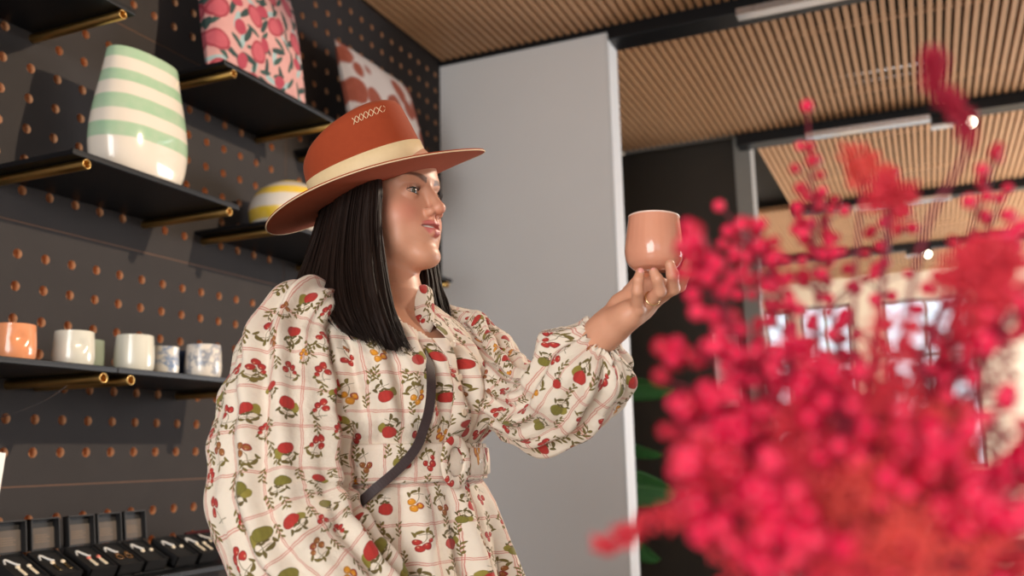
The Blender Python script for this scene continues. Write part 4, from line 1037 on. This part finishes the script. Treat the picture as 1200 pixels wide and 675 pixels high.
# ------------------------------------------------------------------ hair: many overlapping locks over an under-layer
M_hair = newmat('dark_brown_hair', (1, 1, 1), 0.55, 0.0, Specular_IOR_Level=.12); nt = M_hair.node_tree
x, y, z = xyz(nt, coord(nt, 'UV')); nn = noise_tex(nt, combine(nt, x*1.0, y*.35, 0.0), 90, 3)
setcol(M_hair, mixc(nt, nn, srgb(20, 14, 12), srgb(42, 29, 23))); bump(M_hair, nn, .0012, .8)
def hair():
    mb = MB(); rg = np.random.default_rng(3)
    # columns: s along the hairline, rows: points along the fall (px, py, distance)
    near = [(0.0, [(446, 205, 1.372), (447, 225, 1.362), (447, 265, 1.352), (452, 310, 1.338), (461, 355, 1.318), (473, 392, 1.306), (486, 414, 1.302)]),
            (.25, [(436, 203, 1.368), (434, 225, 1.352), (431, 270, 1.340), (434, 320, 1.322), (442, 360, 1.302), (454, 395, 1.292), (468, 418, 1.290)]),
            (.50, [(424, 205, 1.380), (416, 225, 1.362), (409, 275, 1.346), (408, 325, 1.320), (414, 360, 1.296), (426, 388, 1.286), (440, 410, 1.284)]),
            (.75, [(410, 209, 1.410), (398, 230, 1.395), (387, 280, 1.378), (380, 325, 1.350), (381, 352, 1.318), (391, 376, 1.290), (406, 394, 1.278)]),
            (1.0, [(398, 215, 1.455), (384, 235, 1.450), (368, 285, 1.440), (354, 322, 1.425), (345, 345, 1.405), (341, 362, 1.395), (340, 372, 1.392)]),
            (1.3, [(395, 223, 1.51), (380, 240, 1.52), (364, 290, 1.525), (352, 325, 1.525), (344, 350, 1.525), (340, 370, 1.52), (340, 385, 1.52)]),
            (1.7, [(425, 218, 1.555), (416, 240, 1.57), (410, 290, 1.58), (408, 330, 1.58), (408, 350, 1.58), (410, 370, 1.58), (412, 392, 1.58)]),
            (2.0, [(462, 218, 1.56), (462, 240, 1.57), (465, 290, 1.57), (468, 330, 1.57), (468, 350, 1.57), (470, 370, 1.57), (472, 392, 1.57)])]
    far = [(0.0, [(492, 235, 1.508), (487, 270, 1.502), (484, 300, 1.490), (485, 330, 1.478), (490, 355, 1.468), (497, 380, 1.462), (505, 399, 1.460)]),
           (.5, [(498, 235, 1.530), (497, 270, 1.524), (499, 300, 1.508), (503, 330, 1.490), (508, 355, 1.478), (515, 380, 1.470), (521, 398, 1.468)]),
           (1.0, [(497, 232, 1.545), (504, 270, 1.545), (511, 300, 1.535), (516, 330, 1.520), (522, 355, 1.505), (530, 378, 1.492), (536, 392, 1.490)])]
    for cols, cnt, smax in ((near, 250, 2.0), (far, 85, 1.0)):
        S_ = np.array([c[0] for c in cols]); G_ = np.array([[loc(*p) for p in c[1]] for c in cols])          # columns x rows x 3
        def col_at(s, dd=0.0):
            out = np.stack([np.array([np.interp(s, S_, G_[:, r, k]) for k in range(3)]) for r in range(G_.shape[1])])
            out[:, 1] += dd; return out
        # under-layer sheet
        ss = np.linspace(0.02, smax*.99, 60); R = np.array([spline(col_at(s, .010), 40) for s in ss]); uv = [(s*.12, t*.3) for s in ss for t in np.linspace(0, .95, 40)]
        mb.rings(W(R[:, :38]), closed=False, uv=[(s*.12, t*.3) for s in ss for t in np.linspace(0, .95, 38)])
        for i in range(cnt):
            s = rg.uniform(0, smax); lay = rg.uniform(-.006, .007); C = col_at(s, lay); m = 26
            C = C+rg.normal(0, .0016, C.shape)*np.linspace(.3, 1.4, 7)[:, None]
            L = rg.uniform(.84, 1.0); P = spline(C, m+4); P = P[:int(len(P)*L)]; m = len(P)
            ph = rg.uniform(0, 6.28); q = np.linspace(0, 1, m); P[:, 0] += .0022*np.sin(q*5+ph)*q
            rad = rg.uniform(.0030, .0062)*np.clip(1.02-q**5, .06, 1); rings = tube_rings(P, rad, 7, flat=.55)
            mb.rings(W(rings), cap0=True, cap1=True, uv=[(rg.uniform(0, 1)*0+i*.013+j*.0021, t*.3) for t in q for j in range(7)])
        for i in range(cnt//2):                                                                     # stray fine hairs
            s = rg.uniform(0, min(smax, 1.1)); P = spline(col_at(s, rg.uniform(-.010, -.002)), 24); ph = rg.uniform(0, 6.28); q = np.linspace(0, 1, 24)
            P[:, 0] += .003*np.sin(q*4+ph)*q; mb.tube(W(P), np.full(24, .0007)*np.clip(1.05-q**4, .1, 1), 4)
    # hair over the skull, under the hat
    n = 40; a = np.linspace(0, 2*PI, n, endpoint=False); R = []
    for t in np.linspace(.05, 1.75, 24):
        row = []
        for b in a:
            v = np.array([math.sin(t)*math.sin(b), math.sin(t)*math.cos(b), math.cos(t)]); lim = 1.0 if v[1] < .2 or v[2] > .55 else .93
            row.append(Hd(.0785*v[0]*lim, -.014+.1000*v[1]*lim, .038+.089*v[2]))
        R.append(row)
    mb.rings(W(np.array(R)), cap0=True)
    o = mb.build('hair', M_hair, person, smooth=True, uv=True); return o
hair()

# ------------------------------------------------------------------ the hat
M_felt = speckled('rust_felt', srgb(146, 54, 18), srgb(158, 62, 23), .9, 120, Sheen_Weight=.1)
bsdf(M_felt).inputs['Sheen Tint'].default_value = (.9, .45, .25, 1)
M_band = speckled('cream_ribbon', srgb(232, 206, 160), srgb(222, 194, 148), .6, 90)
M_edge = speckled('pale_edging', srgb(236, 210, 172), srgb(226, 196, 158), .7, 90)
A, B = loc(566, 170, 1.388), loc(318, 278, 1.548)
e1 = (A-B)/np.linalg.norm(A-B); HL = np.linalg.norm(A-B); HCEN = (A+B)/2+e1*.008
side0 = np.cross(e1, [0, 0, 1]); side0 /= np.linalg.norm(side0)      # points to her right (towards the viewer)
if side0[1] > 0: side0 = -side0
rho = math.radians(17.0); nrm0 = np.cross(side0, e1); nrm0 = nrm0 if nrm0[2] > 0 else -nrm0
e2 = side0*math.cos(rho)-nrm0*math.sin(rho); e3 = np.cross(e2, e1); e3 = e3 if e3[2] > 0 else -e3
def HT(x, y, z):
    x, y, z = np.broadcast_arrays(x, y, z); return HCEN+x[..., None]*e1+y[..., None]*e2+z[..., None]*e3
def hat():
    n = 128; a = np.linspace(0, 2*PI, n, endpoint=False); ca, sa = np.cos(a), np.sin(a)
    OX, OY = HL/2*.915, .172; CX, CY = .100, .083; sh = -.004
    def brim(t, dz=0.0):
        x = (CX+(OX-CX)*t)*ca+sh*(1-t); y = (CY+(OY-CY)*t)*sa
        z = .014*t**1.7*np.abs(sa)**2.2-.004*t*np.abs(ca)**4+dz
        return HT(x, y, z)
    h = lambda x: .102+.007*np.clip(1-(x/.1)**2, 0, 1)+.25*x
    def crown(t):
        tz = min(t, 1.0); ins = 1-.09*tz**2-.05*max(0, tz-.9)/.1
        x = CX*ca*ins+sh-.004*tz; y = CY*sa*(1-.16*tz**1.5)
        return HT(x, y, h(x)*tz)
    R = [brim(t) for t in np.linspace(1, 0, 22)]
    R += [crown(t) for t in np.linspace(.02, .96, 22)]
    x0, y0 = CX*ca*.84+sh-.004, CY*sa*.84
    for k in (.97, .92, .82, .66, .45, .2, .02):
        x = x0*k; y = y0*k; z = h(x0*k)*(1.0+.018*(1-(1-k)**.5))-.018*np.exp(-(y/.028)**2)*np.clip((1-k)*3, 0, 1)-(.004 if k > .95 else 0)*0
        R.append(HT(x, y, z))
    mb = MB(); mb.rings(W(np.array(R)), cap1=True); o = mb.build('hat', M_felt, person, smooth=True)
    sm = o.modifiers.new('thickness', 'SOLIDIFY'); sm.thickness = .0028; sm.offset = -1 
    mb = MB(); E_ = brim(1.0); E_ = np.vstack([E_, E_[:1]]); mb.tube(W(E_), .0010, 8, cap=False); e = mb.build('brim_edging', M_edge, None, smooth=True); place(e, o)
    def bring(z, off): x = (CX+off)*ca+sh; return HT(x*(1-.10*(z/.115)**2), (CY+off)*sa*(1-.16*(z/.115)**1.5), np.full(n, z))
    mb = MB(); mb.rings(W(np.array([bring(.016, .0012), bring(.017, .0034), bring(.034, .0036), bring(.051, .0034), bring(.052, .0010)]))); b = mb.build('hat_band', M_band, None, smooth=True); place(b, o)
    # crossed hand stitches near the front of the crown top
    mb = MB()
    for i, xx in enumerate(np.linspace(.040, .080, 7)):
        for s_ in (-1, 1):
            P = []
            for q in np.linspace(0, 1, 6):
                tz = .92-.09*(q if s_ > 0 else 1-q); x = xx+.0055*q-.003; ins = 1-.09*tz**2-.05*max(0, tz-.9)/.1; c_ = (x-sh+.004*tz)/(CX*ins); yy = CY*math.sqrt(max(0, 1-c_*c_))*(1-.16*tz**1.5)
                P.append(HT(np.array(x), np.array(yy+.0046), np.array(h(x)*tz)))
            mb.tube(W(np.array(P)), .0006, 5)
    s = mb.build('hand_stitching', M_edge, None); place(s, o); tag(s, 'cream crossed stitches')
hat()
# ------------------------------------------------------------------ the flower arrangement close to the lens
M_berry = [speckled('berry_skin_%d' % i, a, b, .42, 300, Subsurface_Weight=.15, Subsurface_Scale=.004) for i, (a, b) in enumerate(((srgb(218, 14, 70), srgb(204, 8, 58)), (srgb(192, 8, 50), srgb(172, 6, 42)), (srgb(232, 46, 84), srgb(222, 32, 72))))]
M_twig = speckled('crimson_twig', srgb(128, 16, 44), srgb(104, 14, 36), .6, 120)
M_plume = [speckled('plume_%d' % i, a, b, .7, 160, Subsurface_Weight=.2, Subsurface_Scale=.006) for i, (a, b) in enumerate(((srgb(218, 54, 66), srgb(194, 30, 52)), (srgb(168, 10, 46), srgb(132, 6, 36)), (srgb(222, 82, 66), srgb(206, 52, 56))))]
KF = .68
def loc6(px, py, d): return loc(px, py, d*KF)
BASE = np.array([.262*KF, .690*KF, 0.0]); VTOP = 1.055
def berry_mesh(i):
    mb = MB(); mb.ball((0, 0, 0), (.0050*KF, .0050*KF, .0048*KF), 14, 9); mb.tube([(0, 0, .0044*KF), (0, 0, .0058*KF)], [.0012*KF, .0006*KF], 6)
    me_o = mb.build('berry', M_berry[i], smooth=True); me = me_o.data; bpy.data.objects.remove(me_o); return me
BME = [berry_mesh(i) for i in range(3)]
fr = np.random.default_rng(21)
def stem_path(K, n):
    foot = BASE+np.array([fr.uniform(-.018, .018), fr.uniform(-.018, .018), .875]); neck = BASE*1.0; neck = neck+np.array([(foot[0]-BASE[0])*-.8, (foot[1]-BASE[1])*-.7, VTOP])
    return np.vstack([spline(np.vstack([foot, neck]), 4)[:-1], spline(np.vstack([neck]+[loc6(*k) for k in K]), n)])
ARR = empty('flower_arrangement', tuple(W(BASE+np.array([0, 0, .875])))); tag(ARR, 'tall arrangement of crimson berry branches and coral feathery flowers rising in front of the windows', 'flowers')
BERRIES = []
def berry_branch(K, label, nb, spread=.024, span=(.25, 1.0)):
    P = stem_path(K, 60); mb = MB(); mb.tube(W(P), np.linspace(.0026, .0010, len(P))*KF, 6)
    B = []; L = len(P)
    for i in range(nb):
        q = span[0]+(span[1]-span[0])*((i+fr.uniform(0, 1))/nb); j = min(L-2, int(3+q*(L-4))); p = P[j]; tg = P[j+1]-P[j]; tg /= np.linalg.norm(tg)+1e-9
        v = fr.normal(0, 1, 3); v -= tg*(v@tg)*.6; v /= np.linalg.norm(v); ln = KF*spread*fr.uniform(.35, 1.0)*(1.1-.5*q)
        e = p+(v+tg*.7)*ln; B.append(e); mb.tube(W(spline(np.array([p, p+(v*.5+tg*.6)*ln*.6, e]), 6)), np.linspace(.0010, .0006, 6)*KF, 5)
    B.append(P[-1]+np.array([0, 0, .002]))
    t = mb.build('berry_branch', M_twig, ARR, smooth=True); tag(t, label)
    for e in B: BERRIES.append((t, e, int(fr.choice(3, p=[.45, .3, .25])), fr.uniform(.85, 1.25), fr.uniform(0, 6, 3)))
def hang_berries():
    """the hundred nearest the lens as pieces of their branches, the many behind them as one mass"""
    order = sorted(range(len(BERRIES)), key=lambda k: BERRIES[k][1][1]+(5 if BERRIES[k][1][2] < 1.096 else 0)); near = set(order[:100]); mb = MB()
    for k, (t, e, mi, sc, ro) in enumerate(BERRIES):
        if k in near:
            o = bpy.data.objects.new('berry', BME[mi]); COL.objects.link(o); o.parent = t; o.matrix_parent_inverse = parent_world(t).inverted()
            o.location = Vector(W(e)); o.scale = (sc, sc, sc); o.rotation_euler = ro
        else: mb.ball(W(e), (.0050*sc*KF, .0050*sc*KF, .0048*sc*KF), 12, 8, mi=mi)
    tag(mb.build('berries', None, ARR, smooth=True, mats=M_berry), kind='stuff')
def plume(K, r, label, mi, n=900, along=.35):
    """a feathery flower head: hundreds of tiny curled bracts round the top of a stem"""
    P = stem_path(K, 50); L = len(P); mb = MB(); tufts = fr.normal(0, .62, (7, 3))*KF*r
    for i in range(n):
        q = 1-along*fr.uniform(0, 1)**1.2; j = min(L-2, int(q*(L-1))); p = P[j]; rr = KF*r*(.35+.65*math.sin(PI*min(1, (1-q)/along*.8+.2)))
        v = fr.normal(0, 1, 3); v /= np.linalg.norm(v); c = p+tufts[fr.integers(7)]*1.15+v*rr*.52*fr.uniform(.2, 1)**.6
        d = v+fr.normal(0, .5, 3); d /= np.linalg.norm(d); s_ = np.cross(d, fr.normal(0, 1, 3)); s_ /= np.linalg.norm(s_)+1e-9; u_ = np.cross(d, s_); l = KF*fr.uniform(.005, .011); w_ = KF*fr.uniform(.0012, .0026)
        V = [c, c+d*l*.5+s_*w_, c+d*l*.5+u_*w_, c+d*l*.5-s_*w_, c+d*l*.5-u_*w_, c+d*l+u_*l*.15]
        mb.add(W(np.array(V)), [(0, 2, 1), (0, 3, 2), (0, 4, 3), (0, 1, 4), (5, 1, 2), (5, 2, 3), (5, 3, 4), (5, 4, 1)])
    o = mb.build('feathery_flower', M_plume[mi], ARR); tag(o, label)
    mb = MB(); mb.tube(W(P), np.linspace(.0030, .0014, len(P))*KF, 6); mb.build('flower_stem', M_twig, o, smooth=True)
def flower_vase():
    c = W(np.array([BASE[0], BASE[1], .85])); t = empty('flower_vase', tuple(c)); tag(t, 'dark ceramic vase holding the red berry and plume arrangement', 'vase')
    K = spline(np.array([[0, .040], [.004, .045], [.05, .062], [.11, .066], [.165, .050], [.195, .042], [.205, .045]]), 40); pr = [(0, 0)]+[(r, z) for z, r in K]+[(r-.005, z) for z, r in K[::-1] if z > .01]+[(0, .012)]
    mb = MB(); mb.lathe(pr, n=56); o = mb.build('vase_body', plainglaze('charcoal_glaze', srgb(44, 42, 44), srgb(56, 52, 54)), smooth=True); o.parent = t
    t2 = empty('pedestal_table', (c[0], c[1], 0)); tag(t2, 'round pale pedestal table under the flower vase', 'table')
    mb = MB(); mb.lathe([(0, .815), (.195, .815), (.20, .819), (.20, .845), (.195, .8495), (0, .8495)], n=64); o = mb.build('table_top', M_slat); o.parent = t2
    mb = MB(); mb.lathe([(0, 0), (.17, 0), (.17, .012), (.03, .03), (.026, .05), (.026, .79), (.06, .814), (0, .814)], n=40); o = mb.build('pedestal', M_blackmatte, smooth=False); o.parent = t2
flower_vase()
def bottles():
    t = empty('display_table', (1.95, 2.75, 0)); tag(t, 'dark display table behind the flowers carrying glass bottles', 'table')
    mb = MB(); mb.box((1.55, 2.45, .72), (2.4, 3.05, .755), bev=.003); mb.build('table_top', M_blackmatte, t)
    for sx in (1.6, 2.31):
        for sy in (2.5, 2.96): mb = MB(); mb.box((sx, sy, 0), (sx+.04, sy+.04, .72), bev=.002); mb.build('leg', M_blackmatte, t)
    mc = newmat('clear_glass', (1, 1, 1), .03, 0, Transmission_Weight=1.0, IOR=1.45); n_ = mc.node_tree; setcol(mc, mixc(n_, noise_tex(n_, coord(n_), 8), (.92, .95, .96), (.97, .98, .98)))
    ma = newmat('amber_glass', (1, 1, 1), .05, 0, Transmission_Weight=.9, IOR=1.45); n_ = ma.node_tree; setcol(ma, mixc(n_, noise_tex(n_, coord(n_), 8), (.55, .20, .05), (.62, .25, .07)))
    for (x, y, h, r, m, lb) in ((1.80, 2.7, .24, .042, mc, 'clear glass bottle on the display table, left of the amber ones'), (1.90, 2.62, .20, .040, ma, 'amber glass bottle beside the clear one on the display table'), (2.03, 2.66, .17, .045, ma, 'squat amber bottle farthest right on the display table')):
        b = empty('glass_bottle', (x, y, .7552)); tag(b, lb, 'bottle', 'bottles on the display table')
        K = spline(np.array([[0, r*.9], [.004, r], [h*.6, r], [h*.72, r*.8], [h*.8, r*.38], [h*.97, r*.36], [h, r*.42]]), 36); pr = [(0, 0)]+[(q, z) for z, q in K]+[(q-.003, z) for z, q in K[::-1] if z > .006]+[(0, .006)]
        mb = MB(); mb.lathe(pr, n=40); o = mb.build('bottle_body', m, smooth=True); o.parent = b
        mb = MB(); mb.lathe([(0, h+.0005), (r*.42, h+.0005), (r*.44, h+.02), (r*.4, h+.024), (0, h+.024)], n=28); o = mb.build('stopper', M_blackmatte); o.parent = b
bottles()
def P_(*a): return list(a)
BR = [
 ([(985, 620, .70), (962, 430, .74), (955, 270, .77), (946, 128, .80)], 'tall upright berry branch ending in one berry near the second beam', 46, .030, (.35, .92)),
 ([(975, 640, .68), (960, 480, .70), (905, 330, .72), (868, 268, .73)], 'berry branch leaning left across the grey column', 52, .030, (.3, 1)),
 ([(960, 650, .66), (905, 480, .63), (845, 360, .61), (806, 275, .60)], 'dense berry branch arching up beside the held cup', 50, .026, (.35, 1)),
 ([(955, 660, .64), (905, 470, .62), (845, 420, .60), (776, 412, .60)], 'berry branch reaching left just under her hand', 24, .020, (.3, .96)),
 ([(960, 660, .62), (890, 520, .60), (830, 470, .58), (775, 446, .575)], 'thin berry branch with two lone berries left of the rest', 26, .022, (.3, .8)),
 ([(950, 670, .60), (900, 560, .57), (850, 510, .555), (804, 488, .55)], 'berry branch with a round pale pink cluster beside the dark leaf', 36, .024, (.45, 1)),
 ([(945, 680, .58), (905, 600, .55), (858, 570, .53), (812, 540, .52)], 'low berry branch with pale pink berries by the green leaf', 32, .024, (.4, 1)),
 ([(940, 690, .55), (900, 640, .53), (860, 616, .51), (806, 602, .50)], 'lowest berry branch on the left with big pink berries', 28, .022, (.4, 1)),
 ([(1020, 600, .68), (1075, 430, .70), (1130, 290, .71), (1170, 178, .72)], 'slim berry branch leaning right towards the lit spotlight', 24, .024, (.3, 1)),
 ([(1030, 600, .72), (1090, 440, .74), (1140, 310, .76), (1172, 236, .77)], 'slim berry branch ending under the second beam at the right', 26, .026, (.3, 1)),
 ([(1010, 600, .78), (1020, 430, .80), (1040, 300, .82), (1048, 205, .83)], 'upright berry branch in the middle of the arrangement', 48, .034, (.25, .95)),
 ([(990, 610, .76), (985, 450, .78), (970, 340, .80), (962, 232, .81)], 'bushy berry branch just right of the tallest one', 64, .036, (.25, 1)),
 ([(1040, 630, .64), (1110, 520, .62), (1160, 420, .60), (1196, 350, .59)], 'berry branch spreading to the right edge at mid height', 46, .030, (.3, 1)),
 ([(1050, 660, .60), (1120, 610, .57), (1170, 570, .55), (1204, 540, .54)], 'low berry branch at the right edge', 36, .028, (.4, 1)),
 ([(1040, 620, .66), (1110, 460, .64), (1160, 340, .62), (1200, 270, .61)], 'thick berry branch with packed red berries at the right edge', 40, .018, (.5, 1)),
 ([(980, 620, .74), (940, 460, .76), (905, 360, .77), (885, 305, .78)], 'berry branch behind the column leaning left', 60, .034, (.2, 1)),
 ([(1000, 640, .66), (985, 540, .64), (950, 460, .62), (915, 420, .61)], 'short berry branch in the thick of the arrangement', 60, .034, (.2, 1)),
 ([(1020, 650, .68), (1060, 540, .68), (1090, 460, .68), (1100, 395, .68)], 'short berry branch in front of the bright window', 46, .034, (.2, 1)),
 ([(1000, 650, .60), (1000, 560, .56), (990, 500, .54), (985, 455, .53)], 'berry branch rising through the coral flowers near the middle', 44, .034, (.25, 1)),
 ([(1020, 680, .56), (1060, 610, .52), (1085, 560, .50), (1095, 520, .49)], 'berry branch in front of the coral flowers right of the middle', 40, .034, (.25, 1)),
 ([(980, 690, .54), (940, 650, .51), (915, 610, .50), (900, 570, .49)], 'low berry branch in front of the coral flowers left of the middle', 36, .032, (.3, 1)),
 ([(1020, 690, .54), (1110, 660, .51), (1150, 620, .50), (1170, 590, .49)], 'low berry branch over the bottom right flowers', 36, .032, (.3, 1)),
]
for K, lb, nb, sp_, span in BR: berry_branch(K, lb, nb, sp_, span)
hang_berries()
PL = [
 ([(1010, 640, .66), (1050, 430, .64), (1085, 270, .62), (1135, 165, .61), (1098, 100, .61), (1092, 62, .61)], .0042, 'dark red plume curling up past the spotlight', 1, 420, .30),
 ([(985, 640, .62), (940, 560, .58), (960, 500, .56)], .030, 'large coral plume left of centre in the low mass', 0, 900, .55),
 ([(1000, 650, .62), (1020, 560, .58), (1030, 490, .57)], .030, 'large coral plume at the centre of the low mass', 0, 900, .55),
 ([(1010, 660, .60), (1075, 590, .56), (1095, 545, .55)], .024, 'coral orange plume right of centre', 2, 600, .55),
 ([(1000, 680, .56), (1000, 630, .54), (990, 600, .53)], .022, 'coral orange plume low in the middle', 2, 550, .6),
 ([(1010, 690, .54), (1080, 660, .52), (1110, 625, .51)], .023, 'coral orange plume at the bottom right', 2, 600, .6),
 ([(980, 690, .54), (940, 660, .52), (915, 645, .51)], .030, 'coral plume at the bottom left of the mass', 0, 750, .6),
 ([(1020, 690, .56), (1130, 640, .55), (1180, 640, .54)], .036, 'red plume in the lower right corner', 0, 850, .55),
 ([(970, 640, .66), (930, 560, .68), (902, 475, .68)], .034, 'coral plume in front of the left window pane', 0, 1200, .5),
 ([(1020, 640, .68), (1100, 540, .66), (1135, 478, .66)], .038, 'crimson plume in front of the right window', 1, 1400, .5),
 ([(1000, 640, .70), (1010, 560, .72), (1003, 490, .72)], .036, 'deep crimson plume behind the coral ones', 1, 1300, .5),
 ([(1010, 650, .66), (1060, 570, .66), (1070, 500, .66)], .034, 'deep crimson plume right of the middle', 1, 1200, .6),
 ([(975, 650, .64), (915, 570, .63), (880, 520, .62)], .034, 'crimson plume behind the pale pink berries', 1, 1300, .6),
 ([(1010, 620, .70), (1030, 400, .70), (1040, 260, .70), (1040, 208, .70)], .011, 'small orange plume high in the middle', 0, 260, .12),
 ([(1010, 620, .72), (1000, 400, .72), (1008, 240, .72), (1010, 182, .72)], .010, 'small orange plume beside the taller middle one', 2, 220, .10),
 ([(1030, 640, .62), (1080, 430, .60), (1130, 330, .59), (1165, 300, .58)], .013, 'red plume stretched over the pale ceiling at right', 0, 900, .3),
 ([(940, 690, .66), (870, 625, .64), (790, 605, .63), (705, 642, .62)], .0030, 'thin red plume reaching left over the grey wall edge', 0, 240, .42),
]
for K, r, lb, mi, n, al in PL: plume(K, r, lb, mi, n, along=al)
# ------------------------------------------------------------------ light
def spot(name, l, tgt, power, color, size, blend, rad):
    d = bpy.data.lights.new(name, 'SPOT'); d.energy = power; d.color = color; d.spot_size = math.radians(size); d.spot_blend = blend; d.shadow_soft_size = rad
    o = bpy.data.objects.new(name, d); COL.objects.link(o); o.location = l; o.rotation_euler = (Vector(tgt)-Vector(l)).to_track_quat('-Z', 'Y').to_euler(); return o
spot('wall_spotlight', (3.3, .8, 2.86), (.1, .35, 1.62), 400, (1, .80, .58), 37, .35, .035)
spot('figure_spotlight', (2.6, 2.0, 2.86), (1.3, -.25, 1.45), 300, (1, .84, .66), 34, .5, .05)
def fill_light(name, l, rot, sx, sy, e, col):  # area lamps added as soft fill, out of view
    d = bpy.data.lights.new(name, 'AREA'); d.shape = 'RECTANGLE'; d.size = sx; d.size_y = sy; d.energy = e; d.color = col
    o = bpy.data.objects.new(name, d); COL.objects.link(o); o.location = l; o.rotation_euler = rot
fill_light('rear_fill_light', (1.85, -3.98, 1.58), (math.radians(84), 0, 0), 1.8, 2.3, 118, (1.0, .98, .96))  # added fill lamp behind the camera, lifts the grey wall end and figure
fill_light('side_fill_light', (5.46, 6.9, 1.6), (0, math.radians(110), 0), 2.3, 4.8, 420, (.98, .98, 1.0))  # added fill lamp off to the right, tilted up to brighten the slats
w = bpy.data.worlds.new('world'); scn.world = w; w.use_nodes = True; bg = w.node_tree.nodes['Background']; bg.inputs[0].default_value = (.84, .92, 1.0, 1); bg.inputs[1].default_value = 1.75
vs = scn.view_settings; vs.view_transform = 'Standard'; vs.look = 'None'; vs.exposure = -0.15; vs.gamma = 1.0; vs.use_curve_mapping = False
scn.cycles.max_bounces = 6
